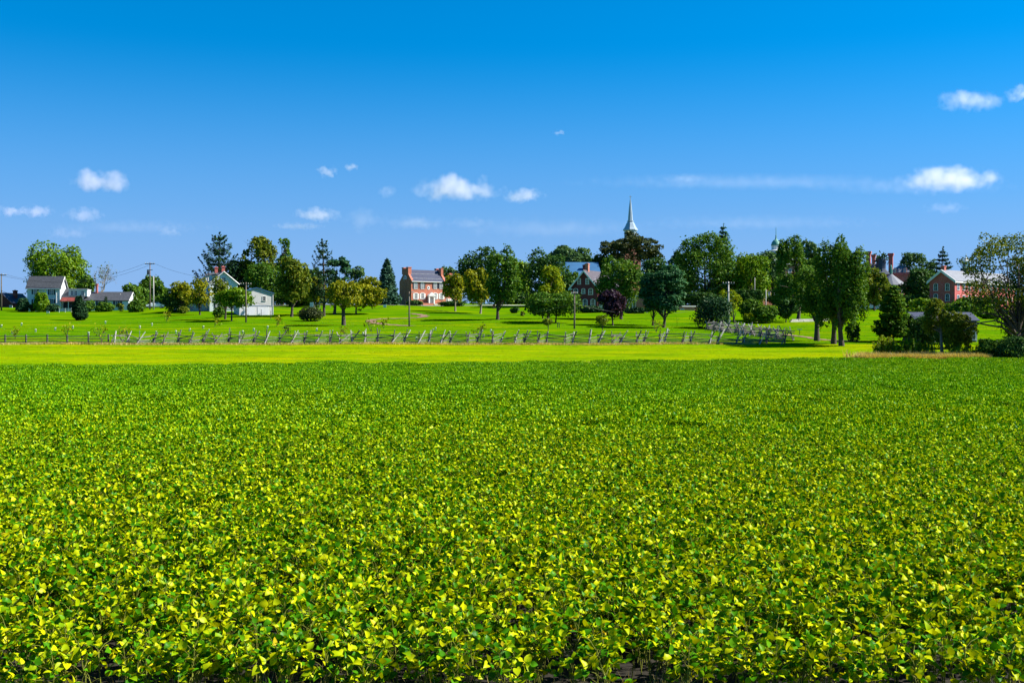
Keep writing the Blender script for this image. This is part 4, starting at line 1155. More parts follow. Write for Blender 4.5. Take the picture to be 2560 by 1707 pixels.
# --- stone shed by the right hand trees
g = gp(2290, 862)
b = B('shed', 'dark stone shed with low roof half hidden by bushes', 'shed', 2292, 150, 4, z=gz(57, 150))
W = b.lx(2442); D = 4.5; ze, zr = b.lz(801, W/2), b.lz(783, W/2, D/2)
STONE = brick('grey_fieldstone', (.06,.052,.045), (.042,.036,.032), (.10,.09,.08))
b.part('wall', MB().gable(0, W, 0, D, -.6, ze, zr), STONE); b.part('roof', MB().roof(0, W, 0, D, ze, zr, over=.3), SLATEB)
window(b.root, (b.lx(2431), 0, b.lz(849, W)), 'f', .75, 1.1, WHITE); window(b.root, (b.lx(2300), 0, b.lz(830, 0)), 'f', .4, .6, WHITE)
door(b, b.lx(2385), 0, .9, 1.9, DARKP)
b.part('corner_post', MB().box(W-.14, W+.03, -.04, .12, -.5, ze-.02), CONC)

# ------------------------------------------------------------------ trees
def leaf_quads(rng, P, Nrm, size, jitter=0.7):
    """one folded rhombus per point"""
    n = len(P)
    N = Nrm + rng.normal(0, jitter, (n, 3)); N /= np.linalg.norm(N, axis=1)[:, None]+1e-9
    t = rng.normal(0, 1, (n, 3)); u = t - N*(t*N).sum(1)[:, None]; u /= np.linalg.norm(u, axis=1)[:, None]+1e-9
    w = np.cross(N, u)
    s = size*rng.uniform(0.6, 1.4, n)
    a = u*s[:, None]*0.62; b = w*s[:, None]*0.42; k = N*s[:, None]*0.14
    V = np.stack([P-a, P+b-k, P+a, P-b-k], 1).reshape(-1, 3)
    i = np.arange(n)[:, None]*4
    F = np.concatenate([i+np.array([0,1,2]), i+np.array([0,2,3])], 0)
    return V, F

def lobes_of(rng, rx, ry, rz, n, shape, lobe):
    """centres and radii of the leaf masses that make up a crown (centre at 0)"""
    C, Q = [], []
    for i in range(n):
        for _ in range(30):
            v = rng.normal(0, 1, 3); v /= np.linalg.norm(v)
            r = rng.uniform(0.35, 0.92)**0.6
            p = v*r
            if shape not in ('cone', 'flat'): p = np.sign(p)*np.abs(p)**0.82
            if shape == 'round' and p[2] < -0.75: continue
            if shape == 'flat' and (p[2] < -0.35): continue
            if shape == 'cone':
                k = 1.0-0.85*(p[2]+1)/2
                if math.hypot(p[0], p[1]) > k*1.05: continue
            if shape == 'tall': pass
            if C:
                dmin = min(np.linalg.norm(p-c) for c in C)
                if dmin < 0.85*(2.0/n**(1/3))*0.5: continue
            break
        C.append(p); Q.append(lobe*rng.uniform(0.6, 1.4)*(1.15-.38*(p[2]+1) if shape == 'cone' else 1.0))
    if shape == 'round':                      # a skirt of low boughs
        for i in range(n//5):
            a = rng.uniform(0, 6.283); r = rng.uniform(.25, .85)
            C.append(np.array([math.cos(a)*r, math.sin(a)*r, rng.uniform(-.9, -.55)])); Q.append(lobe*rng.uniform(.55, .95))
    C = np.array(C)
    Q = np.array(Q)
    f = np.array([rx, ry, rz])
    room = 1.0 - Q*0.72
    C = C*np.clip(room, 0.2, 1)[:, None]
    return C*f, Q[:, None]*f

def crown_mesh(rng, name, mat, C, Q, leaf, cover, cap=9000, up=0.25, stray=0.11):
    P, N = [], []
    area = [(q[0]*q[1]+q[0]*q[2]+q[1]*q[2])/3*4*math.pi for q in Q]
    tot = sum(area)
    n_all = min(cap, int(cover*tot/(leaf*leaf*0.52)))
    for c, q, a in zip(C, Q, area):
        n = max(6, int(n_all*a/tot))
        v = rng.normal(0, 1, (n, 3)); v /= np.linalg.norm(v, axis=1)[:, None]
        v[:, 2] = np.where((v[:, 2] < -0.25) & (rng.uniform(size=n) < 0.55), -v[:, 2], v[:, 2])
        # lumpy surface: small bumps on each mass
        bump = 0.13*np.sin(v[:, 0]*7+c[0])*np.sin(v[:, 1]*6+c[1]*2)+0.10*np.sin(v[:, 2]*8+c[2])
        r = rng.uniform(0.55, 1.0, n)**0.4*(1+bump)
        r = np.where(rng.uniform(size=n) < stray, r*rng.uniform(1.05, 1.28, n), r)
        P.append(c + v*q*r[:, None]); N.append(v + np.array([0, 0, up]))
    V, F = leaf_quads(rng, np.concatenate(P), np.concatenate(N), leaf)
    return mesh_np(name, V, F, mat)

def bend(a, b, rng, k=0.08, n=4):
    a, b = np.array(a), np.array(b); L = np.linalg.norm(b-a)
    o = rng.normal(0, k*L, 3); o[2] = abs(o[2])*0.3
    return [a + (b-a)*t + o*math.sin(math.pi*t) for t in np.linspace(0, 1, n)]

def trunk_mb(rng, H, r0, fork, tips, nbr=9, sides=7, twig=0.0):
    mb = MB()
    lean = rng.normal(0, 0.03*H, 2)
    P = [np.array([0,0,-0.6]), np.array([0,0,0.0]), np.array([lean[0]*.3, lean[1]*.3, fork*0.5]), np.array([lean[0]*.6, lean[1]*.6, fork]), np.array([lean[0], lean[1], fork+(H-fork)*0.55]), np.array([lean[0]*1.1, lean[1]*1.1, fork+(H-fork)*0.88])]
    mb.tube(P, (r0*1.6, r0*1.25, r0*.95, r0*.85, r0*.45, r0*.12), sides)
    tips = sorted(tips, key=lambda t: rng.uniform())[:nbr]
    for t in tips:
        f = rng.uniform(0.75, 1.35); z = min(fork*f, t[2]*0.9)
        z = max(z, fork*0.7)
        k = z/H; base = np.array([lean[0]*k, lean[1]*k, z])
        q = bend(base, t, rng, 0.10, 5)
        mb.tube(q, [r0*.50, r0*.36, r0*.25, r0*.15, r0*.06], 5, False)
        for _ in range(int(twig)):
            i = rng.randint(1, 4); e = q[i] + rng.normal(0, 0.15, 3)*np.linalg.norm(t-base)*np.array([1,1,.7]) + np.array([0,0,.10*np.linalg.norm(t-base)])
            mb.tube(bend(q[i], e, rng, 0.1, 3), [r0*.14, r0*.09, r0*.03], 4, False)
    return mb

def PAL(n, dk, md, lt, tr=0.3): return leafmat('leaves_'+n, dk, md, lt, tr)
PALS = {
 'bright': PAL('bright_green', (.045,.12,.005), (.10,.20,.007), (.17,.26,.009)),
 'mid':    PAL('mid_green', (.026,.085,.010), (.056,.135,.012), (.11,.19,.014)),
 'dark':   PAL('dark_green', (.014,.052,.014), (.030,.085,.018), (.060,.125,.022)),
 'lime':   PAL('lime_green', (.10,.18,.005), (.18,.25,.007), (.28,.30,.010)),
 'olive':  PAL('olive', (.050,.090,.008), (.10,.145,.010), (.17,.19,.013)),
 'yellow': PAL('autumn_yellow', (.085,.13,.005), (.18,.20,.006), (.28,.27,.008)),
 'brown':  PAL('bronze', (.020,.036,.014), (.036,.054,.018), (.065,.074,.024)),
 'blue':   PAL('blue_spruce', (.022,.065,.045), (.042,.105,.070), (.075,.155,.10), .1),
 'fir':    PAL('fir', (.009,.032,.016), (.017,.052,.022), (.034,.085,.030), .1),
 'pine':   PAL('pine', (.012,.055,.022), (.024,.085,.034), (.050,.13,.045), .15),
 'purple': PAL('purple_plum', (.018,.010,.022), (.034,.017,.040), (.07,.035,.07)),
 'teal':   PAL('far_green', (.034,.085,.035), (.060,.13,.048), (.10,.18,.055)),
}
SEED = [100]
def nrng(): SEED[0] += 1; return np.random.RandomState(SEED[0])

def spot(base, d):
    """base: (px, py) on the ground, or px with a distance"""
    return gp(*base) if d is None else onray(base, d)

def decid(name, label, base, box, pal, d=None, shape='round', n=16, lobe=0.42, cover=1.25, leaf=None, trunk=None, fork=None, bark=BARK, nbr=9, depth=0.9, cap=7000, cat='tree', twig=1, group=None, r0=None, up=0.25, plate=1.0, wide=1.10):
    rng = nrng()
    p = spot(base, d); s = p.y/FPX
    bx = base if d is not None else base[0]
    x0, x1, y0, y1 = box
    rx = (x1-x0)/2*s*wide; rz = (y1-y0)/2*s
    cz = zat((y0+y1)/2, p.y) - p.z
    cx = ((x0+x1)/2-bx)*s
    ry = rx*depth
    H = cz+rz
    lf = leaf or max(0.20, 0.0017*p.y)
    root = empty(name, p); tag(root, label, cat, group)
    C, Q = lobes_of(rng, rx, ry, rz, n, shape, lobe)
    Q = Q*np.array([1, 1, plate])
    C = C + np.array([cx, 0, cz])
    fk = fork if fork is not None else max(0.12*H, (cz-rz)*0.95)
    tips = list(C)
    o = link(bpy.data.objects.new('trunk', trunk_mb(rng, cz+rz*.5, r0 or max(.12, H*.022), fk, tips, nbr, twig=twig).mesh('trunk', bark, True)), root)
    link(bpy.data.objects.new('crown', crown_mesh(rng, 'crown', PALS[pal], C, Q, lf, cover, cap, up)), root)
    return root

def spruce(name, label, base, box, pal, d=None, whorls=13, nb=9, droop=0.10, upturn=0.22, thick=1.0, gap=0.0, bare=0.06, leaf=None, power=0.85, lean=0.0, cap=16, depth=1.0, trunk_y=None):
    """tiered conifer: branches in whorls, each carrying flat hanging sprays"""
    rng = nrng(); p = spot(base, d); s = p.y/FPX; bx = base if d is not None else base[0]
    x0, x1, y0, y1 = box
    Rm = (x1-x0)/2*s; H = zat(y0, p.y)-p.z; zb = max(0.3, zat(y1, p.y)-p.z)
    cx = ((x0+x1)/2-bx)*s
    root = empty(name, p); tag(root, label, 'tree')
    tm = MB(); tm.tube([(0,0,-.6),(0,0,0),(cx*.4,0,H*.5),(cx*.8+lean*.5,0,H*.85),(cx+lean,0,H*.995)], (H*.024, H*.019, H*.013, H*.006, .02), 7)
    P, N, S = [], [], []
    lf = leaf or max(.22, .0017*p.y)
    for w in range(whorls):
        t = (w+rng.uniform(-.25,.25))/whorls; t = min(max(t, 0), .985)
        z = zb+(H-zb)*t
        L0 = Rm*(1-t)**power+.12
        xo = cx*(z/H)+lean*t*t
        for k in range(nb):
            if rng.uniform() < gap: continue
            a = 2*math.pi*(k+rng.uniform(-.35,.35))/nb + w*1.3
            L = L0*rng.uniform(.72, 1.12)
            m = 7
            q = []
            for i in range(m):
                u = i/(m-1)
                q.append(np.array([xo+math.cos(a)*L*u, math.sin(a)*L*u*depth, z - droop*L*math.sin(math.pi*min(u*1.1,1)) + upturn*L*u*u*u]))
            tm.tube(q[::2], [max(.03, .018*L)*(1-.7*i/3) for i in range(4)], 4, False)
            nl = max(4, int(L/lf*2.6*thick*cap/16))
            u = rng.uniform(.12, 1.04, nl)**.8
            for uu in u:
                i = min(int(uu*(m-1)), m-2); f = min(uu*(m-1)-i, 1.0)
                c = q[i]*(1-f)+q[i+1]*f
                wd = lf*1.05*(1-.55*uu)+.05
                side = np.array([-math.sin(a), math.cos(a), 0])
                P.append(c + side*rng.normal(0, wd) + np.array([0,0,rng.normal(-.28*lf, .34*lf)]))
                N.append(np.array([math.cos(a)*.25, math.sin(a)*.25, 1.0])); S.append(1)
    # tip
    for i in range(14): P.append(np.array([cx+lean, 0, H-.02*H*i/3])+rng.normal(0, .10, 3)); N.append(np.array([rng.normal(), rng.normal(), .5]))
    link(bpy.data.objects.new('trunk', tm.mesh('trunk', BARK, True)), root)
    V, F = leaf_quads(rng, np.array(P), np.array(N), lf*.95, .45)
    link(bpy.data.objects.new('crown', mesh_np('crown', V, F, PALS[pal])), root)
    return root

def shrub(name, label, base, box, pal, d=None, n=9, lobe=.55, cover=1.5, leaf=None, depth=.9, shape='round', cap=5000, cat='shrub', group=None, up=.35):
    """bushy to the ground: foliage on a few short stems"""
    rng = nrng(); p = spot(base, d); s = p.y/FPX; bx = base if d is not None else base[0]
    x0, x1, y0, y1 = box
    rx = (x1-x0)/2*s; zt = zat(y0, p.y)-p.z; rz = zt/2*1.08; cz = zt-rz; cx = ((x0+x1)/2-bx)*s; ry = rx*depth
    lf = leaf or max(.16, .0014*p.y)
    root = empty(name, p); tag(root, label, cat, group)
    C, Q = lobes_of(rng, rx, ry, rz, n, shape if shape != 'round' else 'any', lobe); C = C+np.array([cx, 0, cz])
    link(bpy.data.objects.new('foliage', crown_mesh(rng, 'foliage', PALS[pal], C, Q, lf, cover, cap, up)), root)
    mb = MB()
    for c in C[:5]: mb.tube([(cx*.3+rng.normal(0,.1), rng.normal(0,.1), -.3), (c*np.array([.6,.6,.5])), c], (.06,.045,.02), 5, False)
    link(bpy.data.objects.new('stem', mb.mesh('stem', BARK)), root)
    return root

def bare_tree(name, label, base, box, d=None, depth_=6, pal='olive', nleaf=120, bark=BARKL, spread=.62):
    rng = nrng(); p = spot(base, d); s = p.y/FPX; bx = base if d is not None else base[0]
    x0, x1, y0, y1 = box; H = zat(y0, p.y)-p.z; half = (x1-x0)/2*s
    root = empty(name, p); tag(root, label, 'tree')
    mb = MB(); ends = []
    def grow(a, dirv, L, r, k):
        e = a + dirv*L; mb.tube(bend(a, e, rng, .07, 3), [r, r*.8, r*.62], 5 if k > 2 else 4, False)
        if k == 0: ends.append(e); return
        for j in range(2 if rng.uniform() < .55 else 3):
            nd = dirv + rng.normal(0, spread, 3)*np.array([1,1,.55]); nd[2] += .10; nd /= np.linalg.norm(nd)
            grow(e, nd, L*rng.uniform(.66, .86), r*.60, k-1)
    grow(np.array([0,0,-.4]), np.array([.03,0,1.]), H*.27, H*.026, depth_)
    A = np.array(mb.v); mx = np.percentile(np.abs(A[:, 0]), 99)+1e-6; k = half/mx; kz = H/(A[:, 2].max()); cx = ((x0+x1)/2-bx)*s
    A = A*np.array([k, k, kz]); A[:, 0] += cx*np.clip(A[:, 2]/H, 0, 1); mb.v = [tuple(v) for v in A]
    link(bpy.data.objects.new('trunk', mb.mesh('trunk', bark, True)), root)
    E = np.array(ends)*np.array([k, k, kz]); E[:, 0] += cx*np.clip(E[:, 2]/H, 0, 1)
    if nleaf:
        i = rng.randint(0, len(E), nleaf); P = E[i]+rng.normal(0, .25, (nleaf, 3))
        V, F = leaf_quads(rng, P, rng.normal(0, 1, (nleaf, 3)), max(.16, .0013*p.y)); link(bpy.data.objects.new('crown', mesh_np('crown', V, F, PALS[pal])), root)
    return root

def weeds(name, label, base, box, pal, d=None, n=60, group=None):
    """upright leafy stems in a thicket"""
    rng = nrng(); p = spot(base, d); s = p.y/FPX; bx = base if d is not None else base[0]
    x0, x1, y0, y1 = box; H = zat(y0, p.y)-p.z; a, b = (x0-bx)*s, (x1-bx)*s
    root = empty(name, p); tag(root, label, 'shrub', group)
    mb = MB(); P, N = [], []
    for i in range(n):
        x = rng.uniform(a, b); y = rng.normal(0, (b-a)*.22); h = H*rng.uniform(.45, 1.0)*(1-.35*abs((x-(a+b)/2)/(b-a+1e-6))*2*.6)
        t = np.array([x+rng.normal(0,.15), y+rng.normal(0,.15), h]); mb.tube([(x,y,-.2), t], (.015,.006), 3, False)
        m = int(16+h*14)
        u = rng.uniform(.12, 1.0, m); P.append(np.array([x,y,0])*(1-u[:,None])+t*u[:,None]+rng.normal(0, .11, (m,3))*(1.25-u[:,None])); N.append(rng.normal(0, 1, (m,3))+np.array([0,0,.4]))
    V, F = leaf_quads(rng, np.concatenate(P), np.concatenate(N), .17)
    link(bpy.data.objects.new('foliage', mesh_np('foliage', V, F, PALS[pal])), root); link(bpy.data.objects.new('stem', mb.mesh('stem', BARKL)), root)
    return root

# ---- left of the picture: around the farmhouse
decid('maple_tree', 'huge bright green maple towering behind the white farmhouse', 140, (68,208,602,765), 'bright', 288, n=40, lobe=.34, cover=1.5, cap=13000, depth=.95)
decid('small_maple_tree', 'dark green tree squeezed between the maple and the bare tree', 212, (188,234,686,752), 'mid', 283, n=12)
bare_tree('bare_tree', 'nearly leafless grey tree behind the farmhouse wing', 252, (210,297,652,760), 284, 7)
decid('far_tree', 'bushy green tree between the farmhouse wing and utility pole', 338, (312,370,704,782), 'mid', 272, n=14, fork=1.0)
decid('far_tree', 'bushy green tree directly behind the utility pole', 384, (348,418,692,780), 'mid', 278, n=16, fork=1.0)
shrub('rounded_shrub', 'tall lime green rounded shrub against the farmhouse front', 101, (86,117,731,776), 'bright', 258, n=8, lobe=.72, cover=2.0)
shrub('dark_bush', 'dark bush at the barn side corner of the farmhouse', 56, (38,72,748,776), 'fir', 258)
shrub('dark_bush', 'low dark bush under the farmhouse window left of the rounded shrub', 79, (66,90,760,777), 'fir', 259, n=6)
shrub('dark_bush', 'low dark bush right of the rounded lime shrub', 127, (110,147,761,778), 'fir', 259, n=7)
spruce('conical_evergreen', 'small dense conical evergreen standing alone on the lawn before the farmhouse', (200,801), (177,216,739,799), 'fir', whorls=22, nb=15, droop=-.02, upturn=.5, thick=2.6, power=.62, leaf=.26)
shrub('wing_bush', 'loose green bush by the farmhouse wing next to the conical evergreen', (222,779), (208,236,751,780), 'mid', n=7, cover=1.2)
shrub('wing_bush', 'wide green bush in front of the farmhouse wing chimney', (260,779), (238,284,755,780), 'mid', n=10, cover=1.2)
shrub('wing_bush', 'small bush at the farmhouse wing window', (300,779), (291,310,758,780), 'olive', n=5, cover=1.1)
spruce('young_cypress', 'pair of thin spires rising out of the wide bush at the farmhouse wing', (264,779), (258,272,741,778), 'fir', whorls=12, nb=7, upturn=.8, leaf=.22)
shrub('corner_bush', 'round green bush at the far end of the farmhouse wing', (339,780), (320,360,750,781), 'mid', n=9)
# ---- hedge and orchard before the white dwelling
shrub('tall_hedge', 'dark tall hedge left of the yellow orchard trees', (440,781), (408,478,722,782), 'dark', n=14, lobe=.5)
shrub('low_bush', 'low yellow green bush at the foot of the dark hedge', (462,784), (448,474,766,785), 'olive', n=6)
decid('orchard_tree', 'yellowing orchard tree hiding the dwelling wing beside the hedge', (455,782), (424,490,700,768), 'yellow', n=14, cover=.6, fork=1.6, twig=3)
decid('orchard_tree', 'yellow green orchard tree with dark trunk in front of the white dwelling', (500,787), (474,534,694,772), 'yellow', n=16, lobe=.32, cover=.7, twig=3)
decid('orchard_tree', 'thin olive tree with bare twigs before the dwelling gable', (563,798), (524,574,692,770), 'olive', n=12, cover=.5, twig=3)
decid('orchard_tree', 'leafy green orchard tree nearest the white garage', (579,803), (545,632,718,772), 'bright', n=14, cover=.95)
shrub('round_bush', 'round green bush under the orchard trees', (548,794), (533,564,766,795), 'mid', n=7)
# ---- tall group behind the garage
spruce('tall_spruce', 'tall dark ragged spruce behind the white dwelling chimneys', 546, (484,612,581,735), 'fir', 292, whorls=12, nb=9, droop=.16, upturn=.50, gap=.12, thick=2.6, power=.62)
decid('tall_oak_tree', 'tall airy olive tree with sky gaps beside the tall spruce', 640, (598,692,582,730), 'olive', 296, n=24, lobe=.24, cover=1.0, twig=3)
decid('dense_tree', 'dense green tree behind the garage roof', 668, (616,720,640,780), 'mid', 284, n=22, lobe=.38, cover=1.3)
decid('leaning_tree', 'thin leaning tree top standing out above the dense garage tree', 706, (684,734,579,690), 'mid', 291, n=11, lobe=.26, cover=.9, twig=3)
decid('lawn_tree', 'tall olive green tree with slim trunk right of the garage', (729,792), (690,777,645,760), 'olive', n=24, lobe=.34, cover=.95, twig=2)
decid('yard_tree', 'yellow topped tree left of the two topped spruce', 792, (766,818,688,772), 'yellow', 268, n=14, cover=1.0)
decid('yard_tree', 'dark leafy tree behind the round grey bush', 752, (716,800,700,775), 'dark', 274, n=16)
spruce('two_topped_spruce', 'dark spruce with upswept top and thick trunk near the round bush', (810,790), (768,850,597,752), 'fir', whorls=10, nb=7, droop=.14, upturn=.75, gap=.15, thick=2.8, power=.50, lean=-.3)
decid('companion_pine', 'shorter pine with flat sprays leaning against the dark spruce', (836,786), (812,880,627,752), 'pine', n=20, lobe=.36, plate=.32, cover=1.6, up=.8, twig=2)
shrub('round_grey_bush', 'round grey green bush alone on the lawn', (776,803), (745,804,770,804), 'brown', n=12, lobe=.6, cover=1.8, leaf=.22)
decid('far_tree', 'small airy tree far behind the orchard trees', 892, (866,917,659,735), 'teal', 318, n=14, lobe=.28, cover=.9, twig=2)
decid('apple_tree', 'yellow apple tree with forked trunk on the open lawn', (859,813), (814,906,694,774), 'yellow', n=18, lobe=.32, cover=.75, twig=3, fork=3.2, r0=.34)
decid('apple_tree', 'golden apple tree leaning before the blue spruce', (890,785), (872,962,695,776), 'yellow', n=18, lobe=.34, cover=1.0, twig=2, fork=2.0)
spruce('blue_spruce', 'dense blue spruce at the end of the brick house', (968,763), (934,1001,645,764), 'blue', whorls=26, nb=16, droop=.06, upturn=.18, thick=3.0, power=.80)
# ---- brick house group
for i, (px, x0, x1, y0, lab) in enumerate(((1118,1098,1142,666,'far feathery tree just right of the brick house chimneys'),(1150,1136,1170,668,'second far feathery tree right of the brick house'),(1090,1070,1112,690,'far tree top behind the brick house roof'))):
    decid('far_tree', lab, px, (x0,x1,y0,730), 'teal', 345, n=10, lobe=.4)
decid('golden_tree', 'small golden tree covering the brick house wing', (1138,778), (1104,1162,681,758), 'yellow', n=16, lobe=.34, cover=1.0, bark=BARKL)
decid('golden_tree', 'larger golden tree with pale trunk right of the brick house', (1201,784), (1157,1229,667,764), 'yellow', n=20, lobe=.34, cover=1.0, bark=BARKL)
shrub('house_hedge', 'clipped dark hedge along the brick house front', (1034,764), (1014,1056,752,764), 'dark', n=9, lobe=.6, depth=.3)
shrub('house_hedge', 'dark hedge below the golden trees beside the brick house steps', (1130,766), (1098,1175,752,766), 'dark', n=14, lobe=.5, depth=.25)
decid('round_tree', 'big dark rounded tree looming over the golden trees', 1200, (1146,1250,612,765), 'dark', 332, n=30, lobe=.36, cover=1.5)
decid('lawn_maple', 'tall green tree with clear straight trunk in mid lawn', (1244,799), (1210,1300,616,776), 'mid', n=26, lobe=.34, cover=1.2)
decid('light_tree', 'lighter green tree between the lawn maple and the dark oak', 1300, (1276,1324,646,760), 'bright', 303, n=14)
decid('dark_oak_tree', 'broad dark oak with sky gaps left of the gabled house', 1364, (1308,1424,622,785), 'dark', 274, n=30, lobe=.32, cover=1.2)
decid('far_tree', 'wide far tree crown above the blue roofed hall', 1426, (1370,1480,609,700), 'teal', 330, n=24, lobe=.26, cover=1.0, twig=2)
decid('slender_tree', 'slender tree with lime green top before the dark oak', (1370,797), (1342,1408,659,772), 'lime', n=14, lobe=.36, cover=.9)
decid('spreading_tree', 'low wide spreading green tree by the lamp pole', (1389,807), (1312,1452,722,794), 'mid', n=24, lobe=.34, cover=1.2, fork=1.4)
decid('side_tree', 'small dark trunked tree at the back of the spreading tree', (1357,797), (1318,1372,738,788), 'dark', n=10, fork=1.5)
shrub('lawn_bush', 'low dark round bush on the open lawn left of the spreading tree', (1286,783), (1274,1299,768,784), 'dark', n=6)
shrub('lawn_bush', 'small upright green bush beside the low dark round bush', (1305,790), (1299,1312,773,790), 'olive', n=5)
decid('far_tree', 'dark tree crown behind the gabled house roof', 1494, (1460,1528,632,720), 'dark', 325, n=14)
decid('round_maple', 'full rounded maple with bright sunlit side beside the gabled house', (1553,798), (1487,1606,634,786), 'mid', n=36, lobe=.30, cover=1.5, cap=10000)
decid('purple_plum_tree', 'dark purple leaved plum tree on a thin trunk', (1532,814), (1496,1563,722,797), 'purple', n=18, lobe=.36, cover=1.4)
decid('bronze_tree', 'wide flat bronze brown tree in front of the steeple', 1575, (1490,1658,577,690), 'brown', 322, shape='flat', n=52, lobe=.155, cover=.95, twig=3)
shrub('foundation_hedge', 'dark foundation hedge below the gabled house', (1460,782), (1420,1510,765,783), 'fir', n=14, lobe=.5, depth=.3)
shrub('foundation_hedge', 'dark hedge bank under the garden room', (1590,783), (1555,1625,768,784), 'fir', n=12, lobe=.5, depth=.3)
decid('white_pine', 'dark spreading pine with two trunks right of the plum tree', (1659,819), (1602,1712,648,796), 'pine', n=46, lobe=.30, plate=.42, cover=1.7, up=.7, cap=11000)
decid('white_pine', 'thinner pine leaning behind the dark spreading pine', (1632,814), (1602,1672,690,794), 'pine', n=20, lobe=.34, plate=.45, cover=1.5, up=.7)
decid('far_tree', 'small tree top between the dark pine and the big wood', 1690, (1668,1712,628,720), 'teal', 312, n=10)
# ---- the big wood
decid('far_tree', 'tree crown directly below the green cupola', 1934, (1892,1974,616,735), 'teal', 302, n=18, lobe=.3, cover=1.1, twig=2)
decid('great_tree', 'massive sunlit tree at the heart of the wood', 1765, (1688,1844,582,792), 'mid', 278, n=44, lobe=.28, cover=1.4, cap=13000)
spruce('peeking_pine', 'dark pine tip rising above the massive tree', 1808, (1770,1846,562,700), 'pine', 292, whorls=14, nb=9, droop=-.05, upturn=.35, thick=3.0, power=.75)
decid('wood_tree', 'sunlit tree with drooping clumps left of the green cupola', 1880, (1826,1926,607,792), 'bright', 276, n=28, lobe=.3, cover=1.2)
decid('wood_tree', 'dark tree with open top right of the green cupola', (1995,803), (1936,2016,591,778), 'mid', n=26, lobe=.28, cover=1.1, twig=2)
decid('wood_tree', 'hazy tree top beyond the trio of trunks', 2030, (1998,2056,597,700), 'teal', 305, n=14, lobe=.32)
decid('wood_tree', 'wide light green tree low before the pink brick hall', 1990, (1938,2050,662,800), 'mid', 238, n=26, lobe=.34, cover=1.2, fork=1.2)
shrub('great_shrub', 'very large dark round shrub right of the brick outbuilding', (1778,821), (1729,1829,733,822), 'fir', n=24, lobe=.46, cover=1.7)
decid('roadside_tree', 'thin yellow green tree beside the twin utility poles', (1836,808), (1795,1852,716,800), 'lime', n=12, lobe=.3, cover=.6, twig=3)
shrub('lime_bush', 'bright yellow lime bush among dark shrubs', (1873,808), (1857,1889,781,809), 'lime', n=7)
shrub('domed_bush', 'large domed green bush behind the plain pole', (1915,808), (1884,1947,766,809), 'mid', n=12, lobe=.55)
shrub('backing_bush', 'tall green bush behind the yellow lime bush', (1880,804), (1852,1912,744,806), 'mid', n=12)
decid('young_tree', 'young dark tree on a thin trunk by the domed bush', (1965,806), (1944,2000,744,798), 'dark', n=10)
# ---- trio with the long shadow
decid('trunk_trio_tree', 'tree with pale thick trunk leftmost of the three lawn trunks', (2042,852), (1984,2096,660,806), 'mid', n=24, lobe=.34, cover=1.1, r0=.36, fork=2.6)
decid('trunk_trio_tree', 'tallest lawn tree on the middle one of three trunks', (2084,860), (2030,2136,589,832), 'mid', n=44, lobe=.25, cover=1.05, cap=12000, r0=.33, fork=2.4)
decid('trunk_trio_tree', 'lawn tree on the rightmost of the three trunks casting the long shadow', (2104,865), (2072,2172,602,838), 'mid', n=44, lobe=.25, cover=1.05, cap=12000, r0=.33, fork=2.4)
shrub('shade_bush', 'dark round bush under the rightmost lawn trunk', (2132,853), (2112,2150,806,854), 'dark', n=9)
decid('hall_tree', 'olive tree before the turreted brick hall', 2186, (2148,2228,668,772), 'olive', 274, n=20, lobe=.32, cover=1.0)
spruce('pyramid_tree', 'pyramid shaped dark green tree between the trio and the shed', (2233,855), (2184,2286,711,836), 'mid', whorls=15, nb=13, droop=.03, upturn=.10, thick=3.4, power=.70, leaf=.34)
decid('far_tree', 'airy blue green tree behind the school gable', 2290, (2253,2338,616,752), 'teal', 335, n=22, lobe=.24, cover=.8, twig=3)
decid('far_tree', 'dense dark tree beside the school gable', 2296, (2258,2340,668,775), 'dark', 318, n=20)
decid('far_tree', 'green tree standing between the gabled house and the blue roofed hall', 1424, (1396,1454,676,775), 'mid', 288, n=14)
spruce('school_pine', 'dark pine with a long side branch above the school chimney', 2350, (2316,2400,617,735), 'fir', 328, whorls=11, nb=8, droop=.02, upturn=.15, gap=.12, thick=2.8, power=.8)
decid('young_tree', 'young green tree in front of the school gable', 2300, (2262,2336,742,800), 'bright', 236, n=12)
decid('young_tree', 'young green tree by the school porch', 2400, (2366,2440,750,800), 'mid', 232, n=12)
decid('young_tree', 'small yellow green tree right of the school porch', 2470, (2440,2500,760,800), 'bright', 238, n=10)
# ---- hedgerow on the right
decid('forked_tree', 'yellow green tree on a pale bare forked trunk', (2355,886), (2306,2376,742,842), 'olive', n=16, lobe=.34, cover=1.1, bark=BARKL, fork=3.0, leaf=.2, r0=.17)
decid('hedgerow_tree', 'brownish leafy tree before the stone shed', (2396,888), (2356,2436,772,888), 'olive', n=18, lobe=.36, cover=1.3, fork=1.0, leaf=.19)
shrub('shed_bush', 'dark bush against the stone shed wall', (2312,868), (2274,2356,788,870), 'dark', n=18, leaf=.2)
shrub('shed_bush', 'second dark bush hiding the middle of the stone shed', (2368,872), (2332,2410,800,874), 'dark', n=14, leaf=.2)
decid('edge_thicket', 'dense green thicket tree low at the frame edge under the spreading limbs', 2552, (2500,2606,745,900), 'mid', 128, n=26, lobe=.32, cover=1.3, leaf=.19, fork=.8)
weeds('weed_thicket', 'upright yellow green weeds under the pyramid tree', (2212,884), (2188,2236,834,886), 'lime', n=70)
weeds('weed_thicket', 'wide thicket of tall green weeds before the shed bush', (2278,886), (2238,2322,842,888), 'bright', n=110)
weeds('weed_thicket', 'thin weeds between the pale trunk and the dark undergrowth', (2400,896), (2370,2450,862,898), 'lime', n=60)
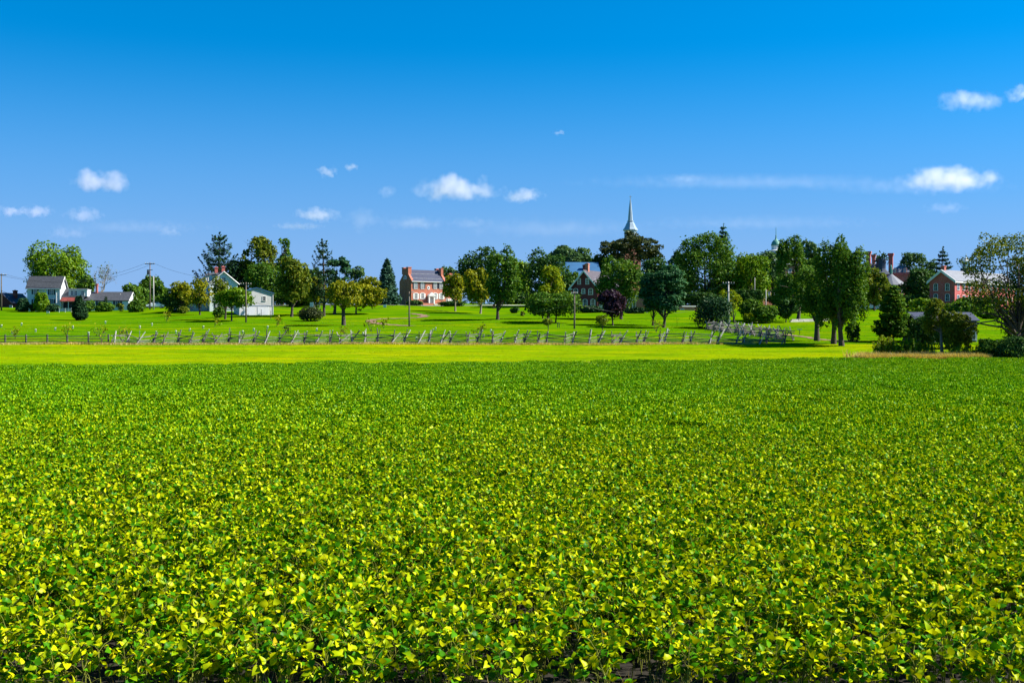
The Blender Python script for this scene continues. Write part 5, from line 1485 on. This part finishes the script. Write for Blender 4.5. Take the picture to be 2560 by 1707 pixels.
GHT = decid('great_hedgerow_tree', 'tall open hedgerow tree with spreading bare limbs at the frame edge', 2546, (2404,2640,569,800), 'olive', 123, n=76, lobe=.155, cover=1.3, leaf=.2, twig=4, nbr=26, fork=3.2, r0=.30, cap=9000, depth=.8)
decid('edge_tree', 'dense dark tree filling the frame edge beside the open hedgerow tree', 2596, (2496,2680,640,885), 'dark', 127, n=44, lobe=.27, cover=1.5, leaf=.2, cap=11000, fork=1.2)
shrub('undergrowth_bush', 'dark undergrowth bush below the hedgerow tree limbs', (2475,905), (2438,2512,852,907), 'mid', n=12, leaf=.17)
shrub('undergrowth_bush', 'darkest thicket at the base of the hedgerow tree', (2530,910), (2492,2578,842,912), 'dark', n=14, leaf=.17)
shrub('red_bush', 'low reddish bush at the end of the stone shed', (2462,864), (2446,2482,848,866), 'brown', n=6)
# long bare limbs reaching left from the hedgerow tree
for pix in ([(2540,835),(2515,812),(2490,801),(2455,806),(2425,818),(2408,828)], [(2538,842),(2505,818),(2470,813),(2440,806),(2412,803)], [(2536,800),(2520,770),(2500,752),(2470,742),(2445,748)]):
    q = []
    for k, (a, c) in enumerate(pix):
        dd = GHT.location.y-0.5*k; q.append(((a-1280)/FPX*dd-GHT.location.x, dd-GHT.location.y, zat(c, dd)-GHT.location.z))
    link(bpy.data.objects.new('limb', MB().tube(q, [.13-.018*k for k in range(len(q))], 6).mesh('limb', BARK, True)), GHT)
SAP = [(253,862,234,273,815,'thin bare sapling by the end of the board fence'),(305,858,292,322,820,'little sapling behind the first crossed stakes'),(166,852,158,176,812,'thin sapling on the lawn below the conical evergreen'),
       (37,846,22,48,822,'small brown sapling above the board fence near frame edge'),(690,818,683,703,792,'thin sapling before the garage corner'),(713,836,704,721,816,'small russet sapling right of the garage'),
       (868,846,852,882,815,'sapling below the forked apple tree'),(927,830,914,946,800,'sapling at the left bend of the dirt track'),(959,822,954,968,798,'tiny sapling inside the dirt track loop'),
       (1200,850,1186,1220,815,'dark sapling with flat crown behind the fence'),(1370,829,1357,1385,795,'leafy sapling below the spreading tree'),(1506,833,1486,1522,788,'leafy sapling left of the plum tree trunk'),
       (536,818,528,546,790,'thin sapling below the round bush'),(416,806,410,424,783,'thin sapling below the dark hedge'),(1640,832,1628,1652,800,'thin sapling below the dark pine')]
for px, py, x0, x1, y0, lab in SAP:
    rng = nrng()
    full = 'leafy' in lab
    if full: decid('sapling', lab, (px, py), (x0, x1, y0, y0+(py-y0)*.62), 'olive', n=7, lobe=.42, cover=.7, leaf=.2, fork=.7, r0=.05, twig=2, cat='sapling')
    else: bare_tree('sapling', lab, (px, py), (x0, x1, y0, py), None, 4, 'yellow' if 'russet' not in lab else 'brown', 70, BARK)['category'] = 'sapling'

# further crowns closing the belt behind the front row
for px, x0, x1, y0, y1, d, pal, lab in (
 (1640,1596,1684,640,770,302,'dark','dark back row tree between the round maple and the massive tree'),
 (1698,1662,1734,648,775,288,'mid','back row tree at the left shoulder of the massive tree'),
 (1868,1832,1904,642,785,292,'mid','back row tree right of the massive tree'),
 (2030,1996,2064,640,782,284,'mid','back row tree behind the left trunk of the three'),
 (2150,2116,2184,690,775,292,'dark','back row tree left of the turreted hall'),
 (1298,1262,1334,664,772,312,'mid','back row tree behind the lighter green tree'),
 (600,560,644,646,765,300,'dark','back row tree between the tall spruce and the olive tree'),
 (760,700,812,668,770,300,'dark','back row tree behind the two topped spruce'),
 (1410,1376,1448,690,778,282,'dark','back row tree at the left corner of the gabled house'),
 (2440,2400,2490,690,775,330,'dark','back row tree beyond the school roof end')):
    decid('back_tree', lab, px, (x0,x1,y0,y1), pal, d, n=20, lobe=.36, cover=1.25, fork=1.5)
# understorey filling the gaps under the crowns on the ridge
for px, x0, x1, y0, y1, d, pal, lab in (
 (725,688,764,728,768,281,'dark','dark understorey bush behind the garage side trees'),
 (835,798,882,722,767,284,'dark','dark understorey bush behind the two topped spruce'),
 (915,880,948,730,767,286,'dark','dark understorey bush left of the blue spruce'),
 (1275,1236,1332,732,770,300,'dark','long dark understorey bush behind the lawn maple trunk'),
 (1340,1306,1384,742,775,284,'dark','dark understorey bush behind the spreading tree'),
 (1655,1604,1708,738,788,258,'dark','dark understorey bush behind the spreading pine'),
 (1760,1700,1800,728,790,268,'dark','dark understorey bush behind the great round shrub'),
 (1862,1822,1912,722,790,268,'dark','dark understorey bush behind the thin wood pole'),
 (1960,1912,2010,735,792,272,'dark','dark understorey bush right of the thin wood pole'),
 (2090,2040,2150,728,775,285,'dark','dark understorey bush behind the three trunks'),
 (2190,2150,2240,736,768,296,'dark','dark understorey bush in front of the turreted hall'),
 (2285,2250,2330,734,775,300,'dark','dark understorey bush beside the school gable corner'),
 (2440,2380,2500,738,778,292,'dark','dark understorey bush along the school side'),
 (405,388,432,738,776,272,'mid','green understorey bush left of the tall dark hedge')):
    shrub('understorey_bush', lab, px, (x0,x1,y0,y1), pal, d, n=14, lobe=.45, depth=.35)

# ------------------------------------------------------------------ split rail fences
rw = np.random.RandomState(77)
def beam(p, q, w, h, jig=0.012):
    """a split rail: four-sided, a little tapered and twisted, between two points (relative coordinates)"""
    p, q = np.array(p, float), np.array(q, float); d = q-p; L = np.linalg.norm(d); d /= L
    s = np.cross(d, [0,0,1.0]);
    if np.linalg.norm(s) < .1: s = np.cross(d, [0,1.0,0])
    s /= np.linalg.norm(s); u = np.cross(s, d); V = []
    for c, k in ((p, 1.0), (q, rw.uniform(.7, .95))):
        tw = rw.uniform(-.4, .4)
        for a in (0.79, 2.36, 3.93, 5.5):
            V.append(c + (s*math.cos(a+tw)*w + u*math.sin(a+tw)*h)*.72*k + rw.normal(0, jig, 3))
    return np.array(V), [(0,1,2,3),(7,6,5,4),(0,4,5,1),(1,5,6,2),(2,6,7,3),(3,7,4,0)]

def rail_fence(name, label, verts):
    p0 = Vector((verts[0][0], verts[0][1], gz(*verts[0])))
    root = empty(name, p0); tag(root, label, 'fence')
    o3 = np.array(p0)
    def piece(nm, a, b, w, h, m=WOODG):
        V, F = beam(np.array(a)-o3, np.array(b)-o3, w, h)
        link(bpy.data.objects.new(nm, mesh_np(nm, V, F, m)), root)
    for i in range(len(verts)-1):
        a, b = np.array([*verts[i], gz(*verts[i])]), np.array([*verts[i+1], gz(*verts[i+1])])
        d = (b-a)/np.linalg.norm(b-a); ov = d*.28
        par = .07 if i % 2 else 0.0
        for k, z in enumerate((.14, .36, .58)):
            j = rw.normal(0, .03, 2)
            piece('rail', a-ov+[0,0,z+par+j[0]], b+ov+[0,0,z+par+j[1]], .092, .092)
        lo, hi = (.72, 1.14) if i % 2 else (1.08, .82)
        if rw.uniform() < .3: lo, hi = hi, lo
        piece('rail', a-ov+[0,0,lo+rw.normal(0,.06)], b+ov+[0,0,hi+rw.normal(0,.06)], .085, .092)
        if rw.uniform() < .8: piece('rail', a-ov*1.3+[0,0,1.20+rw.normal(0,.05)], b+ov*1.2+[0,0,1.22+rw.normal(0,.06)], .085, .092)
    for i in range(len(verts)):                     # crossed stakes at every corner
        a = np.array([*verts[i], gz(*verts[i])])
        q = np.array([*verts[min(i+1,len(verts)-1)], 0.])-np.array([*verts[max(i-1,0)], 0.]); q /= np.linalg.norm(q)+1e-9
        n_ = np.array([-q[1], q[0], 0])
        for sg in (-1, 1):
            lean = q*rw.normal(.20, .20)
            foot = a + n_*sg*(.55+rw.normal(0,.08)) - lean*.6
            top = a - n_*sg*(.38+rw.normal(0,.08)) + lean*1.7
            foot[2] = gz(foot[0], foot[1])-.15; top[2] = a[2]+1.72+rw.normal(0, .15)
            piece('stake', foot, top, .112, .112, STAKE_LIT if rw.uniform() < .55 else WOODG)  # one wood in a lit and a shaded tone, mixed at random
    return root

# front run: zigzag along the foot of the lawn
V_ = []; x = (288-1280)/FPX*147
xe = (1958-1280)/FPX*147
near = True
while x < xe:
    y = 146.1 if near else 148.0
    V_.append((x+rw.normal(0,.08), y+rw.normal(0,.12)))
    x += (1.30 if near else 2.05)*rw.uniform(.85, 1.15); near = not near
rail_fence('split_rail_fence', 'long zigzag split rail fence with crossed stakes across the foot of the lawn', V_)
# return run climbing back up the slope
pA = gp(1968, 850); pB = gp(1776, 824); V2 = []; n = 21
dv = (pB-pA); dv.z = 0; nn = Vector((-dv.y, dv.x, 0)).normalized()
for i in range(n):
    q = pA + dv*(i/(n-1)) + nn*(1.0 if i % 2 else -1.0)
    V2.append((q.x+rw.normal(0,.1), q.y+rw.normal(0,.1)))
rail_fence('split_rail_fence', 'shorter zigzag rail fence run climbing the slope beside the dark shrub', V2)

# board fence at the left
def board_fence():
    pts = [gp(px, 860.5) for px in (-45, 13, 65, 118, 168, 221, 271)]
    root = empty('board_fence', pts[0]); tag(root, 'grey post and board fence left of the zigzag rail fence', 'fence'); o = pts[0]
    for p in pts:
        q = p-o; MB().box(q.x-.08, q.x+.08, q.y-.08, q.y+.08, q.z-.4, q.z+1.28+rw.normal(0,.04)).build('post', WOODG, root)
    for a, b in zip(pts, pts[1:]):
        a, b = a-o, b-o
        for z in (.35, .70, 1.05):
            j = rw.normal(0, .03); V, F = beam((a.x, a.y-.11, a.z+z+j), (b.x, b.y-.11, b.z+z-j), .02, .09, .004)
            link(bpy.data.objects.new('rail', mesh_np('rail', V, F, WOODG)), root)
board_fence()

# ------------------------------------------------------------------ poles and wires
PALEP = plain('pale_steel_pole', (.36,.35,.33), .6, .12, 1.5)
def pole(name, label, base, ytop, r=.15, arm=None, d=None, mat=POLEW, transf=False, arm2=None, lamp=False):
    p = gp(*base) if d is None else onray(base, d)
    H = zat(ytop, p.y)-p.z
    root = empty(name, p); tag(root, label, 'pole')
    MB().tube([(0,0,-.6),(0,0,H*.5),(0,0,H)], (r*1.15, r, r*.75), 8).build('shaft', mat, root, True)
    if arm:
        MB().box(-arm, arm, -.06-r, .06-r, H-.45, H-.27).build('crossarm', POLEW, root)
        for k in (-.92, -.45, .45, .92): MB().ring([(.05,H-.27),(.07,H-.2),(.05,H-.12),(.02,H-.06)], 8, (arm*k, -r)).build('insulator', CONC, root)
    if arm2: MB().box(-arm*.6, arm*.6, -.05-r, .05-r, H-1.9, H-1.75).build('crossarm', POLEW, root)
    if transf: MB().ring([(.26,H-2.9),(.28,H-2.8),(.28,H-2.0),(.2,H-1.9)], 12, (-.45, 0)).build('transformer', SLATE, root, True)
    if lamp:
        MB().tube([(0,0,H-.25),(.5,0,H-.05)], .04, 6).build('lamp_arm', BLACKM, root)
        MB().frustum((.62,0,H-.12),(.62,0,H),.22,.12,.14,.08).build('lamp_head', PALEP, root)
    return root, p, H
P1 = pole('utility_pole', 'dark utility pole with crossarm cut by the frame edge beside the barn', 3.5, 684, .16, 1.25, 262)
P2 = pole('utility_pole', 'tall utility pole with crossarms and transformer on the left skyline', 375, 656, .15, 1.15, 263, POLEW, True, True)
P2b = pole('utility_pole', 'pale leaning pole standing against the tall transformer pole', 384, 690, .14, None, 262, PALEP)
P3 = pole('utility_pole', 'wooden pole with white crossarm in front of the white garage', (615,806), 706, .14, 1.0)
P4 = pole('utility_pole', 'dark plain pole beside the dirt track before the brick house', (1023,816), 729, .13, None, None, POLEW, lamp=True)
P5 = pole('utility_pole', 'brown pole on the lawn right of the low spreading tree', (1436,822), 729, .13, .5, None, POLEW)
P6 = pole('utility_pole', 'tall weathered pole with crossarm behind the rail fence return', (1821,817), 704, .16, 1.0, None, PALEP, False, True)
P7 = pole('utility_pole', 'thin grey pole in front of the domed bush', (1915,808), 724, .085, None, None, PALEP)
P8 = pole('utility_pole', 'thin grey pole deep in the wood left of the domed bush', 1887, 694, .085, None, 268, PALEP)

def wire(label, A, B, sag, r=.022, name='overhead_wire'):
    A, B = Vector(A), Vector(B); mid = (A+B)/2
    pts = []
    for i in range(19):
        t = i/18; q = A.lerp(B, t); q.z -= sag*4*t*(1-t); pts.append(q-A)
    o = MB().tube(pts, r, 4, False).build(name, BLACKM, None); o.location = A; tag(o, label, 'wire', 'overhead wires')
def top(P, dx=0.0, dz=-.2): return (P[1].x+dx, P[1].y-.15, P[1].z+P[2]+dz)
wire('upper wire from the frame edge pole to the transformer pole', top(P1,-1.0), top(P2,-1.0), 3.0)
wire('second wire from the frame edge pole to the transformer pole', top(P1,1.0), top(P2,1.0), 3.2)
wire('wire from the transformer pole toward the white dwelling', top(P2,1.0), (-62.0, 248.0, zat(690, 248)), 1.5)
wire('low service cable from the frame edge pole to the farmhouse', top(P1,0,-4.0), (*FARM.world(0.2, 0.1), FARM.p.z+4.6), .8, .04)
wire('wire from the garage pole to the dirt track pole', top(P3,0,-3.2), top(P4,0,-1.8), 2.0)
wire('wire from the dirt track pole to the lawn pole', top(P4,0,-1.8), top(P5,0,-1.9), 2.2)
wire('wire from the lawn pole to the weathered crossarm pole', top(P5,0,-1.9), top(P6,0,-3.4), 2.0)
wire('upper wire from the weathered crossarm pole to the wood', top(P6,-.6), (*onray(1700, 262)[:2], zat(735, 262)), 1.0)

# ------------------------------------------------------------------ markers, signs and posts on the lawn
z1 = lambda a, b: (a/4.611, 560+b/4.611)
MK = [z1(*q) for q in ((15,1192),(248,1172),(410,1245),(635,1227),(840,1204),(1022,1280),(1215,1148),(1613,1204),(140,1270))]
z2 = lambda a, b: (340+a/4.611, 560+b/4.611)
MK += [z2(*q) for q in ((45,1205),(185,1174),(618,1238),(775,1206),(460,1262),(1230,1263),(1358,1236),(1517,1206))]
z3 = lambda a, b: (680+a/4.611, 560+b/4.611)
MK += [z3(*q) for q in ((515,1236),(303,1288),(1050,1285))]
z4 = lambda a, b: (980+a/4.611, 560+b/4.611)
MK += [z4(*q) for q in ((500,1224),(1140,1250),(283,1340),(1055,1308))]
TUBEP = plain('white_plastic_tube', (.8,.8,.76), .5, .05, 3)
mk = MB().ring([(.13,-.1),(.13,.40),(.15,.41),(.15,.46)], 8); mke = mk.mesh('shelter', TUBEP, True)
stk = MB().box(.132,.165,-.02,.02,-.1,.55).mesh('stake', POLEW)
for i, (px, py) in enumerate(MK):
    p = gp(px, py); e = empty('tree_tube', p); e.rotation_euler = (rw.normal(0,.06), rw.normal(0,.06), rw.uniform(0,6))
    tag(e, 'small white plastic tree tube standing on the lawn', 'tree tube', 'white tree tubes dotted over the lawn')
    link(bpy.data.objects.new('shelter', mke), e); link(bpy.data.objects.new('stake', stk), e)

def sign(label, base, w, h, ht, mat=WHITE, posts=2):
    p = gp(*base); e = empty('sign_board', p); tag(e, label, 'sign')
    MB().box(-w/2, w/2, -.04, .04, ht-h, ht).build('panel', mat, e)
    for k in ((-1, 1) if posts == 2 else (0,)): MB().box(k*w*.4-.04, k*w*.4+.04, .042, .11, -.3, ht-.02).build('post', POLEW, e)
sign('small white sign on legs on the lawn before the farmhouse', (120,786), .65, .35, .7)
sign('white box sign at the road edge beside the blue spruce', (962,769), .7, .7, .75)
sign('tilted blue white panel standing behind the round grey bush', (779,773), .8, 1.5, 1.6, plain('blue_white_panel', (.35,.45,.55), .5))
sign('small dark information post with pale slanted top beside the dirt path', (1999,836), .7, .12, .85, CONC, 1)
for px, py, y0, lab in ((653,790,775,'thin dark post at the garage front'),(677,797,778,'thin dark post by the garage corner'),(1013,768,750,'dark road post left of the brick house')):
    p = gp(px, py); H = zat(y0, p.y)-p.z
    o = MB().tube([(0,0,-.3),(0,0,H)], (.06,.05), 6).ring([(.06,H),(.085,H+.02),(.05,H+.09)], 6).build('post', BLACKM, None); o.location = p; o.name = 'lawn_post'; tag(o, lab, 'post')
for px, lab in ((1394,'dark short lawn post, first of the pair by the lamp pole'),(1398,'dark short lawn post, second of the pair by the lamp pole')):
    p = gp(px, 819); o = MB().box(-.06,.06,-.06,.06,-.3,.78).frustum((0,0,.78),(0,0,.86),.06,.06,.02,.02).build('lawn_post', POLEW, None); o.location = p; tag(o, lab, 'post', 'pair of lawn posts')
p = gp(1235, 771); o = MB().box(-.28,.28,-.28,.28,-.4,.85).box(-.36,.36,-.36,.36,.85,.98).build('gate_pier', BRICKR, None); o.location = p; tag(o, 'short brick gate pier with cap beside the golden tree', 'pier')
# road rail by the parked cars
pA, pB = gp(786, 769), gp(826, 769); e = empty('road_rail', pA); tag(e, 'pale wooden road rail behind the two topped spruce', 'rail fence')
L = (pB-pA).length; e.rotation_euler = (0,0,math.atan2(pB.y-pA.y, pB.x-pA.x))
for i in range(4): MB().box(L*i/3-.07, L*i/3+.07, -.07, .07, -.3, .75).build('post', WOODG, e)
MB().box(-.1, L+.1, -.10, -.072, .5, .68).build('rail', WOODG, e)
# low stone wall on the right of the wood
pA, pB = gp(1975, 805), gp(2060, 803); e = empty('stone_wall', pA); tag(e, 'low pale stone wall behind the trunks of the wood', 'wall')
L = (pB-pA).length; e.rotation_euler = (0,0,math.atan2(pB.y-pA.y, pB.x-pA.x)); zd = (pB.z-pA.z)/L
k = 0.0; i = 0
while k < L:
    w = rw.uniform(.5, .9)
    for j in range(2):
        a = k+(j*.3); MB().box(a+.01, a+w-.01, -.2+rw.normal(0,.02), .2, j*.27+zd*k-.15*(j==0), j*.27+.25+zd*k).build('stone', CONC, e)
    k += w; i += 1

# ------------------------------------------------------------------ cars
TYRE = plain('tyre_rubber', (.02,.02,.02), .9, .2, 5); RIM = plain('wheel_rim', (.5,.5,.52), .3, .1, 5, 0, .8)
LAMPW = plain('headlight_glass', (.7,.7,.68), .2, .1, 5); LAMPR = plain('tail_light_glass', (.4,.02,.02), .2, .1, 5)
def car(label, px, d, rz, col, name='parked_car'):
    p = onray(px, d); e = empty(name, p, R(rz)); tag(e, label, 'car', 'parked cars on the ridge')
    m = plain('car_paint_'+'_'.join(str(int(c*100)) for c in col), col, .25, .05, 1, 0, .2, .6)
    prof = [(-2.15,.42),(-2.2,.72),(-2.05,.9),(-1.35,.98),(-.75,1.42),(.75,1.45),(1.35,1.02),(2.0,.92),(2.2,.70),(2.15,.36)]
    mb = MB(); n = len(prof)
    V = [(x,-.86*(1 if z < 1.1 else .82),z) for x,z in prof]+[(x,.86*(1 if z < 1.1 else .82),z) for x,z in prof]
    F = [tuple(range(n)), tuple(reversed(range(n,2*n)))]+[(i, i+n, (i+1)%n+n, (i+1)%n) for i in range(n)]
    mb.add(V, F); mb.build('body', m, e)
    for sg in (-1, 1):
        y = sg*.80
        w = MB().add([(-1.05,y*1.045,1.0),(-.1,y*1.045,1.0),(-.1,y*.96,1.37),(-.66,y*.96,1.36)], [(0,1,2,3)]); w.build('side_window', GLASS, e)
        w = MB().add([(0,y*1.045,1.0),(1.05,y*1.045,1.02),(.66,y*.96,1.38),(0,y*.96,1.38)], [(0,1,2,3)]); w.build('side_window', GLASS, e)
        MB().box(2.12, 2.21, sg*.62-.14, sg*.62+.14, .62, .76).build('headlight', LAMPW, e); MB().box(-2.21, -2.12, sg*.62-.14, sg*.62+.14, .68, .84).build('tail_light', LAMPR, e)
        for x in (-1.35, 1.35):
            t = MB(); v = []; n2 = 12
            for yy in (-.1, .1):
                for i in range(n2): a = 2*math.pi*i/n2; v.append((x+math.cos(a)*.33, sg*.80+yy, .33+math.sin(a)*.33))
            t.add(v, [tuple(range(n2)), tuple(reversed(range(n2,2*n2)))]+[(i,i+n2,(i+1)%n2+n2,(i+1)%n2) for i in range(n2)])
            w = t.build('wheel', TYRE, e)
            r_ = MB(); v = [(x+math.cos(2*math.pi*i/10)*.2, sg*.912, .33+math.sin(2*math.pi*i/10)*.2) for i in range(10)]; r_.add(v, [tuple(range(10))]); r_.build('rim', RIM, w)
    MB().add([(1.34,-.66,1.06),(1.34,.66,1.06),(.82,.60,1.44),(.82,-.60,1.44)], [(0,1,2,3)]).build('windscreen', GLASS, e)
    MB().add([(-1.34,-.66,1.04),(-1.34,.66,1.04),(-.80,.60,1.42),(-.80,-.60,1.42)], [(3,2,1,0)]).build('rear_window', GLASS, e)
car('white car parked behind the pale leaning pole', 389, 272, 10, (.75,.75,.75))
car('bright blue car parked left of the dark leafy tree', 735, 288, 4, (.03,.12,.45))
car('white car parked between the bright blue car and the road rail', 765, 288, 4, (.7,.72,.75))
car('teal car seen under the forked apple tree', 855, 289, 4, (.05,.22,.30))
car('silver car seen behind the forked apple tree limb', 878, 289, 4, (.45,.45,.5))
car('white car parked behind the trio of trunks', 2143, 283, -6, (.75,.76,.78))
car('pale blue car parked before the turreted hall', 2176, 284, -6, (.30,.42,.50))
car('silver car parked left of the pyramid tree', 2198, 285, -6, (.5,.5,.52))
car('white car with dark roof shade right of the pyramid tree', 2289, 262, -8, (.78,.78,.78))
car('white car parked by the school porch behind the hedgerow tree', 2497, 268, -8, (.78,.78,.78))
